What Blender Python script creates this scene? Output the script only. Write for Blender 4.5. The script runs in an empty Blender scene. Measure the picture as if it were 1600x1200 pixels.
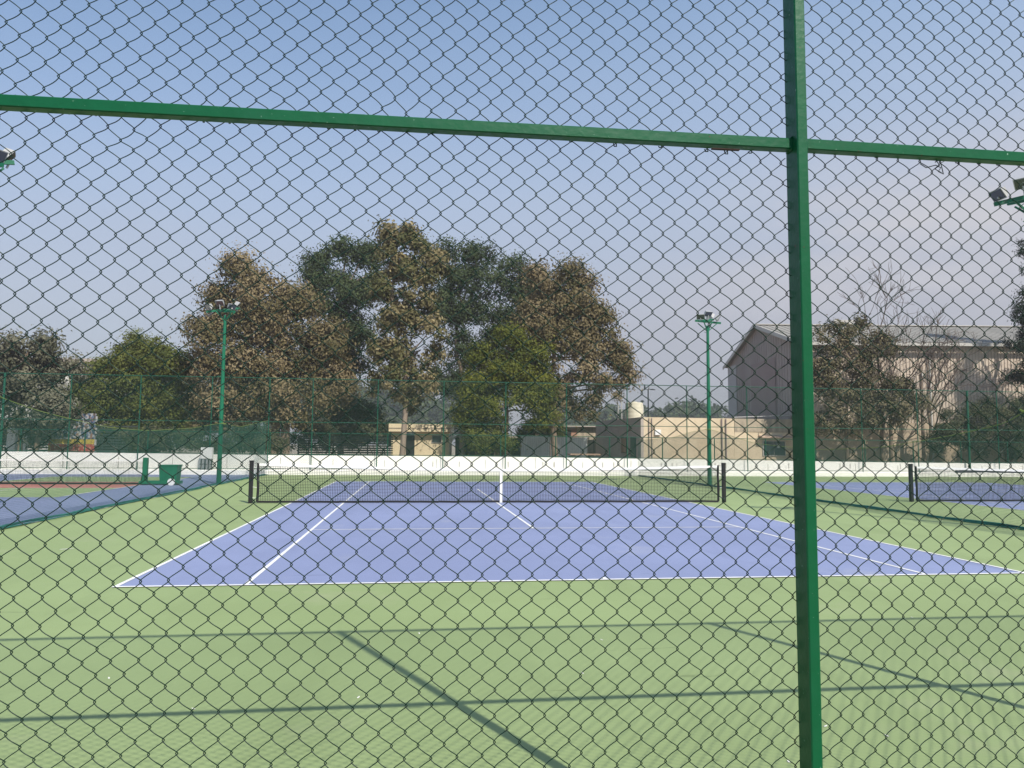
import bpy, math, random
import numpy as np
from mathutils import Matrix, Vector
random.seed(7)
RNG = np.random.default_rng(11)
sc = bpy.context.scene
col = sc.collection

# ------------------------------------------------------------------ camera
CAM = np.array([-2.2847, -20.7241, 1.5895])
YAW, PITCH, ROLL, FPX = 0.128607, 0.081142, 0.0079769, 1177.11
cy, sy, cp, sp = math.cos(YAW), math.sin(YAW), math.cos(PITCH), math.sin(PITCH)
_f = np.array([sy*cp, cy*cp, sp]); _r0 = np.array([cy, -sy, 0.0]); _u0 = np.cross(_r0, _f)
_r = _r0*math.cos(ROLL)+_u0*math.sin(ROLL); _u = -_r0*math.sin(ROLL)+_u0*math.cos(ROLL)
cam = bpy.data.cameras.new("camera"); camo = bpy.data.objects.new("camera", cam); col.objects.link(camo)
M = Matrix(((_r[0], _u[0], -_f[0], CAM[0]), (_r[1], _u[1], -_f[1], CAM[1]), (_r[2], _u[2], -_f[2], CAM[2]), (0, 0, 0, 1)))
camo.matrix_world = M
cam.sensor_width = 36; cam.sensor_fit = 'HORIZONTAL'; cam.lens = FPX/1600*36
cam.clip_start = 0.05; cam.clip_end = 3000
sc.camera = camo

# ------------------------------------------------------------------ light
SUN_EL = math.radians(46.8)
SUN_AZ = math.atan2(0.47, -1.0)            # the sun stands behind the photographer, to the right
sd = Vector((math.sin(SUN_AZ)*math.cos(SUN_EL), math.cos(SUN_AZ)*math.cos(SUN_EL), math.sin(SUN_EL)))
L = bpy.data.lights.new("sun", 'SUN'); L.energy = 4.9; L.angle = math.radians(0.53); L.color = (1.0, 0.945, 0.86)
so = bpy.data.objects.new("sun", L); col.objects.link(so); so.location = (8, -30, 30)
so.rotation_euler = sd.to_track_quat('Z', 'Y').to_euler()
w = bpy.data.worlds.new("World"); sc.world = w; w.use_nodes = True
nt = w.node_tree; nt.nodes.clear()
def N(t, **k):
    n = nt.nodes.new(t)
    for a, b in k.items(): setattr(n, a, b)
    return n
out = N('ShaderNodeOutputWorld'); bg = N('ShaderNodeBackground'); sky = N('ShaderNodeTexSky')
sky.sky_type = 'NISHITA'; sky.sun_disc = False; sky.sun_elevation = SUN_EL; sky.sun_rotation = SUN_AZ
sky.air_density = 1.0; sky.dust_density = 0.7; sky.ozone_density = 1.4; sky.altitude = 100
# a bank of grey winter haze low over the horizon, mixed into the sky by elevation
tc = N('ShaderNodeTexCoord'); sx = N('ShaderNodeSeparateXYZ'); nt.links.new(tc.outputs['Generated'], sx.inputs[0])
no = N('ShaderNodeTexNoise'); no.inputs['Scale'].default_value = 2.2; no.inputs['Detail'].default_value = 3
mp = N('ShaderNodeMapping'); mp.inputs['Scale'].default_value = (1, 1, 3); nt.links.new(tc.outputs['Generated'], mp.inputs[0]); nt.links.new(mp.outputs[0], no.inputs['Vector'])
# brighter veil towards +X
ma = N('ShaderNodeMath', operation='MULTIPLY_ADD'); ma.inputs[1].default_value = 0.20; nt.links.new(no.outputs['Fac'], ma.inputs[0]); nt.links.new(sx.outputs['Z'], ma.inputs[2])
mb_ = N('ShaderNodeMath', operation='MULTIPLY_ADD'); mb_.inputs[1].default_value = -0.16; nt.links.new(sx.outputs['X'], mb_.inputs[0]); nt.links.new(ma.outputs[0], mb_.inputs[2])
rp = N('ShaderNodeValToRGB'); rp.color_ramp.elements[0].position = 0.0; rp.color_ramp.elements[1].position = 0.62
rp.color_ramp.elements[0].color = (1, 1, 1, 1); rp.color_ramp.elements[1].color = (.25, .25, .25, 1)
e = rp.color_ramp.elements.new(0.2); e.color = (.92, .92, .92, 1)
e = rp.color_ramp.elements.new(0.38); e.color = (.74, .74, .74, 1)
nt.links.new(mb_.outputs[0], rp.inputs[0])
tint = N('ShaderNodeMix', data_type='RGBA', blend_type='MULTIPLY'); tint.inputs[0].default_value = 1; tint.inputs[7].default_value = (1.06, 1.13, 1.17, 1); nt.links.new(sky.outputs[0], tint.inputs[6])
rc = N('ShaderNodeValToRGB')
rc.color_ramp.elements[0].position = 0.0; rc.color_ramp.elements[0].color = (.25, .255, .29, 1)
rc.color_ramp.elements[1].position = 0.55; rc.color_ramp.elements[1].color = (.35, .475, .66, 1)
e = rc.color_ramp.elements.new(0.18); e.color = (.365, .37, .42, 1)
e = rc.color_ramp.elements.new(0.32); e.color = (.385, .435, .535, 1)
nt.links.new(sx.outputs['Z'], rc.inputs[0])
sc1 = N('ShaderNodeVectorMath', operation='SCALE'); sc1.inputs['Scale'].default_value = 9.0; nt.links.new(rc.outputs[0], sc1.inputs[0])
mx = N('ShaderNodeMix', data_type='RGBA'); nt.links.new(rp.outputs[0], mx.inputs[0]); nt.links.new(tint.outputs[2], mx.inputs[6]); nt.links.new(sc1.outputs[0], mx.inputs[7])
# thin whitish cloud veil on the right
def MR(a, lo, hi):
    r = N('ShaderNodeMapRange', interpolation_type='SMOOTHSTEP'); r.inputs[1].default_value = lo; r.inputs[2].default_value = hi; nt.links.new(a, r.inputs[0]); return r.outputs[0]
def MU(a, b):
    m_ = N('ShaderNodeMath', operation='MULTIPLY'); nt.links.new(a, m_.inputs[0])
    if isinstance(b, float): m_.inputs[1].default_value = b
    else: nt.links.new(b, m_.inputs[1])
    return m_.outputs[0]
no2 = N('ShaderNodeTexNoise'); no2.inputs['Scale'].default_value = 5; no2.inputs['Detail'].default_value = 5; nt.links.new(mp.outputs[0], no2.inputs['Vector'])
cf = MU(MU(MR(sx.outputs['X'], .25, .6), MU(MR(sx.outputs['Z'], .10, .22), MR(sx.outputs['Z'], .40, .25))), MR(no2.outputs['Fac'], .25, .65)); cf = MU(cf, .85)
mx2 = N('ShaderNodeMix', data_type='RGBA'); nt.links.new(cf, mx2.inputs[0]); nt.links.new(mx.outputs[2], mx2.inputs[6]); mx2.inputs[7].default_value = (.48*9, .475*9, .505*9, 1)
nt.links.new(mx2.outputs[2], bg.inputs[0]); bg.inputs[1].default_value = 0.125
nt.links.new(bg.outputs[0], out.inputs[0])
sc.view_settings.view_transform = 'Standard'; sc.view_settings.look = 'None'; sc.view_settings.gamma = 1
sc.view_settings.exposure = 0.20
sc.view_settings.use_curve_mapping = False
sc.cycles.max_bounces = 6; sc.cycles.diffuse_bounces = 3; sc.cycles.transparent_max_bounces = 24

# ------------------------------------------------------------------ helpers
def ray(px, py):
    return _f + _r*(px-800)/FPX - _u*(py-600)/FPX
def P(px, py, Y):
    d = ray(px, py); t = (Y-CAM[1])/d[1]; return CAM+d*t
def PX(px, py, X):
    d = ray(px, py); t = (X-CAM[0])/d[0]; return CAM+d*t
def G(px, py, z=0.0):
    d = ray(px, py); t = (z-CAM[2])/d[2]; return CAM+d*t
def FR(r, d, z=0.0):      # metres right of / ahead of the photographer -> world
    return np.array([CAM[0]+r*cy+d*sy, CAM[1]-r*sy+d*cy, z])

def mat(name, c, rough=0.7, c2=None, scale=4.0, detail=5, bump=0.0, bscale=60, spec=0.4, metal=0, contrast=(.35, .65), stretch=(1, 1, 1), trans=0.0, coat=0):
    m = bpy.data.materials.new(name); m.use_nodes = True; t = m.node_tree; b = t.nodes['Principled BSDF']
    b.inputs['Base Color'].default_value = (*c, 1); b.inputs['Roughness'].default_value = rough
    b.inputs['Specular IOR Level'].default_value = spec; b.inputs['Metallic'].default_value = metal
    b.inputs['Coat Weight'].default_value = coat
    tcn = t.nodes.new('ShaderNodeTexCoord')
    if c2 is not None:
        mpn = t.nodes.new('ShaderNodeMapping'); mpn.inputs['Scale'].default_value = stretch
        nn = t.nodes.new('ShaderNodeTexNoise'); nn.inputs['Scale'].default_value = scale; nn.inputs['Detail'].default_value = detail; nn.inputs['Roughness'].default_value = .6
        r = t.nodes.new('ShaderNodeValToRGB'); r.color_ramp.elements[0].position = contrast[0]; r.color_ramp.elements[1].position = contrast[1]
        r.color_ramp.elements[0].color = (*c, 1); r.color_ramp.elements[1].color = (*c2, 1)
        t.links.new(tcn.outputs['Object'], mpn.inputs[0]); t.links.new(mpn.outputs[0], nn.inputs['Vector']); t.links.new(nn.outputs['Fac'], r.inputs[0]); t.links.new(r.outputs[0], b.inputs['Base Color'])
    if bump:
        n2 = t.nodes.new('ShaderNodeTexNoise'); n2.inputs['Scale'].default_value = bscale; n2.inputs['Detail'].default_value = 6
        bp = t.nodes.new('ShaderNodeBump'); bp.inputs['Strength'].default_value = bump; bp.inputs['Distance'].default_value = .01
        t.links.new(tcn.outputs['Object'], n2.inputs['Vector']); t.links.new(n2.outputs['Fac'], bp.inputs['Height']); t.links.new(bp.outputs[0], b.inputs['Normal'])
    return m

def leafmat(name, cols, trans=0.15):
    """per-leaf random colour picked from a palette stored on the leaves"""
    m = bpy.data.materials.new(name); m.use_nodes = True; t = m.node_tree; t.nodes.clear()
    at = t.nodes.new('ShaderNodeAttribute'); at.attribute_name = 'leafcol'
    r = t.nodes.new('ShaderNodeValToRGB')
    while len(r.color_ramp.elements) < len(cols): r.color_ramp.elements.new(.5)
    for i, c in enumerate(cols):
        r.color_ramp.elements[i].position = i/(len(cols)-1); r.color_ramp.elements[i].color = (*c, 1)
    b = t.nodes.new('ShaderNodeBsdfPrincipled'); b.inputs['Roughness'].default_value = .6; b.inputs['Specular IOR Level'].default_value = .12
    tr = t.nodes.new('ShaderNodeBsdfTranslucent'); ms = t.nodes.new('ShaderNodeMixShader'); ms.inputs[0].default_value = trans
    o = t.nodes.new('ShaderNodeOutputMaterial')
    t.links.new(at.outputs['Fac'], r.inputs[0]); t.links.new(r.outputs[0], b.inputs['Base Color']); t.links.new(r.outputs[0], tr.inputs['Color'])
    t.links.new(b.outputs[0], ms.inputs[1]); t.links.new(tr.outputs[0], ms.inputs[2]); t.links.new(ms.outputs[0], o.inputs['Surface'])
    return m

class MB:
    def __init__(s): s.v = []; s.f = []; s.n = 0; s.mi = []; s.cur = 0; s.sm = []
    def add(s, V, F, smooth=False):
        V = np.asarray(V, float); s.v.append(V)
        for f in F: s.f.append(tuple(int(i)+s.n for i in f)); s.mi.append(s.cur); s.sm.append(smooth)
        s.n += len(V); return s
    def box(s, x0, x1, y0, y1, z0, z1):
        V = [(x, y, z) for z in (z0, z1) for y in (y0, y1) for x in (x0, x1)]
        return s.add(V, [(0, 2, 3, 1), (4, 5, 7, 6), (0, 1, 5, 4), (2, 6, 7, 3), (0, 4, 6, 2), (1, 3, 7, 5)])
    def bbox(s, x0, x1, y0, y1, z0, z1, b=.004):     # box with chamfered long edges (long axis picked)
        d = [x1-x0, y1-y0, z1-z0]; a = int(np.argmax(d)); lo = [x0, y0, z0]; hi = [x1, y1, z1]
        i, j = [k for k in range(3) if k != a]
        prof = [(lo[i]+b, lo[j]), (hi[i]-b, lo[j]), (hi[i], lo[j]+b), (hi[i], hi[j]-b), (hi[i]-b, hi[j]), (lo[i]+b, hi[j]), (lo[i], hi[j]-b), (lo[i], lo[j]+b)]
        V = []
        for e in (lo[a], hi[a]):
            for u, v in prof:
                p = [0, 0, 0]; p[a] = e; p[i] = u; p[j] = v; V.append(p)
        F = [(k, (k+1) % 8, 8+(k+1) % 8, 8+k) for k in range(8)]+[tuple(range(7, -1, -1)), tuple(range(8, 16))]
        if a == 1: F = [tuple(reversed(f)) for f in F]
        return s.add(V, F)
    def beam(s, a, b, w, h=None, up=(0, 0, 1)):
        h = h or w; a = np.array(a, float); b = np.array(b, float); d = (b-a)/np.linalg.norm(b-a)
        up = np.array(up, float)
        if abs(d@up) > .98: up = np.array([0, 1, 0.])
        x = np.cross(d, up); x /= np.linalg.norm(x); y = np.cross(x, d)
        V = [p+x*sx_*w/2+y*sy_*h/2 for p in (a, b) for sx_, sy_ in ((-1, -1), (1, -1), (1, 1), (-1, 1))]
        return s.add(V, [(0, 1, 2, 3), (7, 6, 5, 4), (0, 4, 5, 1), (1, 5, 6, 2), (2, 6, 7, 3), (3, 7, 4, 0)])
    def tube(s, pts, r, n=8, cap=True):
        pts = np.array(pts, float); k = len(pts); r = np.broadcast_to(np.asarray(r, float), (k,))
        T = np.gradient(pts, axis=0); T /= np.linalg.norm(T, axis=1)[:, None]+1e-9
        ref = np.array([0, 0, 1.]) if abs(T[0][2]) < .9 else np.array([1., 0, 0])
        V = []
        for i in range(k):
            x = np.cross(T[i], ref); x /= np.linalg.norm(x)+1e-9; y = np.cross(T[i], x)
            for j in range(n):
                a = 2*math.pi*j/n; V.append(pts[i]+r[i]*(x*math.cos(a)+y*math.sin(a)))
        F = [(i*n+j, i*n+(j+1) % n, (i+1)*n+(j+1) % n, (i+1)*n+j) for i in range(k-1) for j in range(n)]
        s.add(V, F, True)
        if cap: s.add(V[:n]+V[-n:], [tuple(range(n-1, -1, -1)), tuple(range(n, 2*n))])
        return s
    def xform(s, Mx):
        A = np.array(Mx)[:3]
        s.v = [v@A[:, :3].T+A[:, 3] for v in s.v]; return s
    def build(s, name, mats, parent=None, org=None):
        me = bpy.data.meshes.new(name); V = np.concatenate(s.v) if s.v else np.zeros((0, 3))
        if parent is not None and org is None: org = parent.get('_o', (0, 0, 0))
        if org is not None: V = V-np.array(org)
        me.from_pydata(V.tolist(), [], s.f)
        if not isinstance(mats, (list, tuple)): mats = [mats]
        for m in mats: me.materials.append(m)
        me.polygons.foreach_set('material_index', s.mi); me.polygons.foreach_set('use_smooth', s.sm); me.update()
        o = bpy.data.objects.new(name, me); col.objects.link(o)
        if parent is not None: o.parent = parent
        elif org is not None: o.location = org
        return o

def thing(name, label, cat, loc=(0, 0, 0), group=None, local=False, rz=0):
    o = bpy.data.objects.new(name, None); o.empty_display_size = .3; col.objects.link(o)
    o.location = [float(v) for v in loc]; o.rotation_euler = (0, 0, rz)
    o['label'] = label; o['category'] = cat
    if group: o['group'] = group
    if not local: ORG[o] = 1; o['_o'] = [float(v) for v in loc]
    return o
ORG = {}
def struct(name, mb, m, kind='structure'):
    o = mb.build(name, m); o['kind'] = kind; return o
def tag(o, label, cat, group=None):
    o['label'] = label; o['category'] = cat
    if group: o['group'] = group
    return o
def dup(root, loc, label, rz=None):
    def cp(o, par):
        c = o.copy(); col.objects.link(c); c.parent = par
        for ch in o.children: cp(ch, c)
        return c
    r = cp(root, None); r.location = loc; r['label'] = label
    if rz is not None: r.rotation_euler = (0, 0, rz)
    return r

def sweep(Pts, r, sides=5):
    """many polylines (W,K,3) swept to tubes -> verts, faces (numpy)"""
    W, K, _ = Pts.shape
    T = np.gradient(Pts, axis=1); T /= np.linalg.norm(T, axis=2)[..., None]
    ref = np.zeros_like(T); ref[..., 1] = 1
    x = np.cross(T, ref); x /= np.linalg.norm(x, axis=2)[..., None]+1e-9
    y = np.cross(T, x)
    a = np.arange(sides)*2*math.pi/sides
    V = Pts[:, :, None, :]+r*(x[:, :, None, :]*np.cos(a)[None, None, :, None]+y[:, :, None, :]*np.sin(a)[None, None, :, None])
    V = V.reshape(-1, 3)
    wi, ki, si = np.meshgrid(np.arange(W), np.arange(K-1), np.arange(sides), indexing='ij')
    b = (wi*K+ki)*sides; s2 = (si+1) % sides
    F = np.stack([b+si, b+s2, b+sides+s2, b+sides+si], -1).reshape(-1, 4)
    return V, F
def npmesh(name, V, F, m, parent=None, smooth=True, org=None, attr=None):
    me = bpy.data.meshes.new(name)
    if parent is not None and org is None: org = parent.get('_o', (0, 0, 0))
    if org is not None: V = V-np.array(org)
    nv, nf, k = len(V), len(F), F.shape[1]
    me.vertices.add(nv); me.vertices.foreach_set('co', V.astype(np.float32).ravel())
    me.loops.add(nf*k); me.loops.foreach_set('vertex_index', F.astype(np.int32).ravel())
    me.polygons.add(nf); me.polygons.foreach_set('loop_start', np.arange(0, nf*k, k, dtype=np.int32))
    if attr is not None:
        a = me.attributes.new('leafcol', 'FLOAT', 'FACE'); a.data.foreach_set('value', attr.astype(np.float32))
    me.update(calc_edges=True)
    me.polygons.foreach_set('use_smooth', np.full(nf, smooth))
    me.materials.append(m)
    o = bpy.data.objects.new(name, me); col.objects.link(o)
    if parent is not None: o.parent = parent
    return o
def prisms(A, B, w, nrm=(0, 1, 0)):
    """thin triangular cords from A to B"""
    A = np.asarray(A, float); B = np.asarray(B, float); d = B-A; d /= np.linalg.norm(d, axis=1)[:, None]
    n = np.broadcast_to(np.array(nrm, float), d.shape); s = np.cross(d, n)
    o = [s*w/2-n*w*.3, -s*w/2-n*w*.3, n*w*.58]
    V = np.stack([A+o[0], A+o[1], A+o[2], B+o[0], B+o[1], B+o[2]], 1).reshape(-1, 3)
    b = np.arange(len(A))[:, None]*6
    F = np.concatenate([b+np.array([[0, 1, 4, 3]]), b+np.array([[1, 2, 5, 4]]), b+np.array([[2, 0, 3, 5]])], 0)
    return V, F

def court_mat(name, c, dust):
    m = mat(name, c, .6, bump=.25, bscale=350, spec=.3); t = m.node_tree; b = t.nodes['Principled BSDF']; L2 = t.links.new
    tcn = t.nodes.new('ShaderNodeTexCoord'); cur = None
    def layer(scale, stretch, rot, lo, hi, colr, detail=6):
        nonlocal cur
        mpn = t.nodes.new('ShaderNodeMapping'); mpn.inputs['Scale'].default_value = stretch; mpn.inputs['Rotation'].default_value = (0, 0, rot)
        nn = t.nodes.new('ShaderNodeTexNoise'); nn.inputs['Scale'].default_value = scale; nn.inputs['Detail'].default_value = detail; nn.inputs['Roughness'].default_value = .62
        r = t.nodes.new('ShaderNodeMapRange'); r.inputs[1].default_value = lo; r.inputs[2].default_value = hi
        mxn = t.nodes.new('ShaderNodeMix'); mxn.data_type = 'RGBA'
        L2(tcn.outputs['Object'], mpn.inputs[0]); L2(mpn.outputs[0], nn.inputs['Vector']); L2(nn.outputs['Fac'], r.inputs[0])
        L2(r.outputs[0], mxn.inputs[0])
        if cur is None: mxn.inputs[6].default_value = (*c, 1)
        else: L2(cur, mxn.inputs[6])
        mxn.inputs[7].default_value = (*colr, 1); cur = mxn.outputs[2]
    lt = tuple(x*1.13+.008 for x in c); dk = tuple(x*.82 for x in c)
    layer(.22, (1, 1, 1), 0, .38, .68, lt)                     # broad faded patches
    layer(1.3, (1, .25, 1), .1, .52, .74, tuple(x*.93 for x in c))   # squeegee drag
    layer(.55, (1, 1, 1), .7, .60, .80, dust, 9)               # dust where water dried
    layer(5.0, (.25, 1.6, 1), .5, .685, .73, dk, 3)            # scuffs
    layer(26., (1, 1, 1), .0, .735, .76, dk, 2)                # ball marks and specks
    L2(cur, b.inputs['Base Color']); return m
# ------------------------------------------------------------------ materials
m_ground = mat('dry_soil', (.20, .165, .12), .95, (.30, .26, .19), 1.2, bump=.5, bscale=8)
m_green = court_mat('green_acrylic', (.238, .305, .130), (.32, .345, .20))
m_blue = court_mat('blue_acrylic', (.208, .242, .388), (.31, .33, .41))
m_slate = court_mat('slate_blue_acrylic', (.180, .205, .320), (.28, .29, .34))
m_red = mat('red_acrylic', (.38, .14, .11), .65, (.44, .18, .14), .8, 6, bump=.2, bscale=350, spec=.3)
m_line = mat('white_line_paint', (.80, .80, .78), .6, (.66, .66, .64), 5, 6)
m_frame = mat('green_enamel', (.0004, .078, .027), .36, (.0008, .088, .031), 14, 4, spec=.30, bump=.12, bscale=45)
def wear(m):
    t = m.node_tree; b = t.nodes['Principled BSDF']; src = b.inputs['Base Color'].links[0].from_socket; tcn = t.nodes.new('ShaderNodeTexCoord')
    for sc_, lo, hi, c in ((95, .72, .74, (.22, .36, .28)), (22, .735, .76, (.07, .040, .022)), (9, .5, .8, (.004, .085, .035))):
        nn = t.nodes.new('ShaderNodeTexNoise'); nn.inputs['Scale'].default_value = sc_; nn.inputs['Detail'].default_value = 3
        r = t.nodes.new('ShaderNodeMapRange'); r.inputs[1].default_value = lo; r.inputs[2].default_value = hi
        x = t.nodes.new('ShaderNodeMix'); x.data_type = 'RGBA'; x.inputs[7].default_value = (*c, 1)
        t.links.new(tcn.outputs['Object'], nn.inputs['Vector']); t.links.new(nn.outputs['Fac'], r.inputs[0]); t.links.new(r.outputs[0], x.inputs[0]); t.links.new(src, x.inputs[6]); src = x.outputs[2]
    t.links.new(src, b.inputs['Base Color'])
wear(m_frame)
m_wire = mat('green_pvc_wire', (.003, .022, .012), .38, spec=.25)
m_farframe = mat('green_pipe', (.006, .075, .042), .5, spec=.3)
m_farwire = mat('green_fence_wire', (.014, .060, .038), .6)
m_pole = mat('green_pole_paint', (.002, .115, .055), .45, (.003, .135, .066), 3, spec=.4)
m_white = mat('whitewash', (.84, .82, .76), .9, (.74, .71, .63), .7, 10, contrast=(.5, .85), stretch=(1, 1, 3), bump=.3, bscale=20)
m_joint = mat('stained_joint', (.36, .34, .30), .9, (.52, .50, .45), 6)
m_black = mat('black_paint', (.012, .012, .013), .5)
m_blackcord = mat('black_cord', (.012, .013, .016), .8)
m_tape = mat('white_canvas', (.78, .78, .76), .8, (.70, .70, .68), 12)
m_netgreen = mat('green_net_cord', (.004, .060, .040), .7)
m_roll = mat('dark_green_net_roll', (.012, .10, .085), .85, (.02, .16, .12), 18)
m_rope = mat('yellow_green_rope', (.20, .27, .07), .8)
m_bark = mat('bark', (.13, .095, .065), .95, (.22, .17, .12), 5, stretch=(1, 1, .25), bump=.8, bscale=14)
m_barkpale = mat('pale_bark', (.21, .16, .12), .95, (.31, .25, .19), 5, stretch=(1, 1, .25), bump=.7, bscale=14)
m_twig = mat('twig', (.11, .085, .07), .95)
m_steel = mat('grey_aluminium', (.42, .42, .41), .5, metal=.2)
m_glass = mat('dark_lamp_glass', (.05, .055, .06), .12, spec=.8)

# ------------------------------------------------------------------ ground and courts
g = MB(); 
xs = [-900, -26, -9.6, 44, 900]
g.add([(-1200, -400, 0), (1200, -400, 0), (1200, 1600, 0), (-1200, 1600, 0)], [(0, 1, 2, 3)])
struct('ground', g, m_ground)
def sheet(name, rects, z, m):
    b = MB()
    for x0, x1, y0, y1 in rects: b.add([(x0, y0, z), (x1, y0, z), (x1, y1, z), (x0, y1, z)], [(0, 1, 2, 3)])
    return struct(name, b, m)
FY = 19.3        # far fence line
KY = 18.55       # front of the white kerb
sheet('court_surround', [(-9.6, 47, -18.9, KY+.02)], .012, m_green)
sheet('slate_blue_surround', [(-45, -9.6, -18.9, KY+.02)], .012, m_slate)
PITCHX = 18.9
sheet('tennis_court_surface', [(c-5.485, c+5.485, -11.885, 11.885) for c in (0, PITCHX)]+[(2*PITCHX-5.485, 47, -11.885, 11.885)], .016, m_blue)
PXC, PYC = -15.35, 9.05
sheet('pickleball_court_surface', [(PXC-3.05, PXC+3.05, PYC-6.7, PYC-2.13), (PXC-3.05, PXC+3.05, PYC+2.13, PYC+6.7)], .016, m_green)
sheet('red_kitchen_zone', [(PXC-3.05, PXC+3.05, PYC-2.13, PYC+2.13)], .016, m_red)
rects = []
for c in (0, PITCHX, 2*PITCHX):
    t = .05; f = 1 if c == 0 else 1
    for sx_ in (-5.485, -4.115, 4.115, 5.485):
        a = c+sx_
        if a > 46: continue
        e = t/2
        rects.append((a-e, a+e, -11.885, 11.885))
    for yy, hw, tt in ((-11.885, 5.51, .06), (11.885, 5.51, .06), (-6.4, 4.09, .05), (6.4, 4.09, .05)):
        x1 = min(c+hw, 46.9)
        rects.append((c-hw, x1, yy-tt/2, yy+tt/2))
    rects.append((c-t/2, c+t/2, -6.375, 6.375))
    rects.append((c-t/2, c+t/2, -11.855, -11.74)); rects.append((c-t/2, c+t/2, 11.74, 11.855))
b = MB(); seen = 0
for i, (x0, x1, y0, y1) in enumerate(rects):
    z = .020+.0004*(i % 9)
    b.add([(x0, y0, z), (x1, y0, z), (x1, y1, z), (x0, y1, z)], [(0, 1, 2, 3)])
for i, (x0, x1, y0, y1) in enumerate([(PXC-3.075, PXC-3.025, PYC-6.7, PYC+6.7), (PXC+3.025, PXC+3.075, PYC-6.7, PYC+6.7), (PXC-3.05, PXC+3.05, PYC-6.725, PYC-6.675), (PXC-3.05, PXC+3.05, PYC+6.675, PYC+6.725), (PXC-3.02, PXC+3.02, PYC-2.15, PYC-2.11), (PXC-3.02, PXC+3.02, PYC+2.11, PYC+2.15), (PXC-.025, PXC+.025, PYC-6.67, PYC-2.15), (-9.62, -9.56, -18.9, KY)]):
    z = .0205+.0004*i
    b.add([(x0, y0, z), (x1, y0, z), (x1, y1, z), (x0, y1, z)], [(0, 1, 2, 3)])
struct('court_lines', b, m_line)

# ------------------------------------------------------------------ near chain-link fence
YF = -18.28
fence = thing('chain_link_fence', 'tall green chain-link fence close in front with thick box-section post and rails', 'fence', (-.92, YF, 0))
postx = [-.92+3.25*k for k in range(-3, 4)]
RAILZ = 2.655; TOPZ = 4.86
for x in postx:
    MB().bbox(x-.034, x+.006, YF, YF+.086, 0.012, TOPZ+.02, .004).build('post', m_frame, fence)
for i in range(len(postx)-1):
    x0, x1 = postx[i]+.006, postx[i+1]-.034
    za, zb = (RAILZ+.000, RAILZ+.024) if i == 2 else (RAILZ+.026, RAILZ+.032) if i == 3 else (RAILZ, RAILZ)
    b = MB().bbox(x0, x1, YF+.033, YF+.073, -.02, .02, .0035)
    for V in b.v: V[:, 2] += za+(zb-za)*(V[:, 0]-x0)/(x1-x0)
    for xx, sg in ((x0, 1), (x1, -1)):      # lumpy weld beads where the rail meets the posts
        for zz in (-.021, .021):
            zc_ = (za if xx == x0 else zb)+zz
            b.tube([(xx+sg*.003+random.uniform(-.001, .002), YF+.033+.040*q, zc_+random.uniform(-.0015, .0015)) for q in np.linspace(-.05, 1, 8)], [.004+random.uniform(-.001, .0015) for _ in range(8)], 6)
    b.build('rail', m_frame, fence)
    MB().bbox(x0, x1, YF+.035, YF+.073, TOPZ-.02, TOPZ+.02, .0035).build('top_rail', m_frame, fence)
    MB().bbox(x0, x1, YF+.035, YF+.073, .03, .07, .0035).build('bottom_rail', m_frame, fence)
CW, CH = .0827, .0815
def wire_panel(x0, x1, z0, z1, ax, az, seed):
    """woven wire: each wire zigzags between two columns and hooks its neighbours; (ax,az) = one knot"""
    rs = np.random.default_rng(seed); a = CW/2; bb = CH/2
    i0 = math.floor((x0-ax)/a)-1; i1 = math.ceil((x1-ax)/a)+1
    k0 = math.floor((z0-az)/bb)-2; k1 = math.ceil((z1-az)/bb)+2
    u = np.array([0, .06, .16, .32, .5, .68, .84, .94])      # along one half period
    ks = np.arange(k0, k1)
    t = (ks[:, None]+u[None, :]).ravel(); 
    tri = np.abs((t % 2)-1)                                   # 1 at even, 0 at odd
    cosv = .5+.5*np.cos(math.pi*t)
    prof = .72*tri+.28*cosv
    prof = np.clip(prof, .025, .975)
    dep = np.sin(math.pi*t)*.0048+np.sign(np.sin(math.pi*t))*.0010
    L_ = []
    for i in range(i0, i1):
        xc = ax+i*a; ph = i % 2
        # wire i spans [xc, xc+a]; right bends (prof=1) sit on knots of column i+1
        tt = t+(0 if ph == 0 else 1)
        tri = np.abs((tt % 2)-1); cosv = .5+.5*np.cos(math.pi*tt)
        pr = np.clip(.62*tri+.38*cosv, .015, .985)
        ov = .0042
        X = xc-ov+(a+2*ov)*(1-pr)
        D = np.sin(math.pi*tt)*.0068
        Z = az+t*bb
        L_.append(np.stack([X, YF+.079+D, Z], 1))
    Pp = np.array(L_)
    X, Z = Pp[..., 0].copy(), Pp[..., 2].copy()
    ph = rs.uniform(0, 6.28, 8)
    wob = .0040*np.sin(X*2.1+ph[0]+Z*1.7)+.0022*np.sin(X*5.3+Z*4.1+ph[1])+.0012*np.sin(X*17+Z*13+ph[2])
    wob2 = .0045*np.sin(X*1.7+ph[3]-Z*2.3)+.0022*np.sin(X*6.1-Z*3.7+ph[4])+.0012*np.sin(X*19-Z*11+ph[5])
    Pp[..., 0] += wob; Pp[..., 2] += wob2
    Pp[..., 1] += .006*np.sin(X*1.9+ph[6])*np.sin(Z*2.2+ph[7])
    # irregular single cells, mostly close to the rails where the wire was cut and re-tied
    for _ in range(14):
        cx = rs.uniform(x0, x1); cz = rs.choice([z0+.05, z1-.05, rs.uniform(z0, z1)]); s = .05
        g_ = np.exp(-((X-cx)**2+(Z-cz)**2)/(2*s*s)); Pp[..., 0] += rs.normal(0, .007)*g_; Pp[..., 2] += rs.normal(0, .008)*g_
    V, F = sweep(Pp, .00165, 5)
    W, K = Pp.shape[:2]
    # keep faces inside the bay opening
    c = V[F].mean(1)
    keep = (c[:, 0] > x0-.001) & (c[:, 0] < x1+.001) & (c[:, 2] > z0) & (c[:, 2] < z1)
    return V, F[keep]
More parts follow.
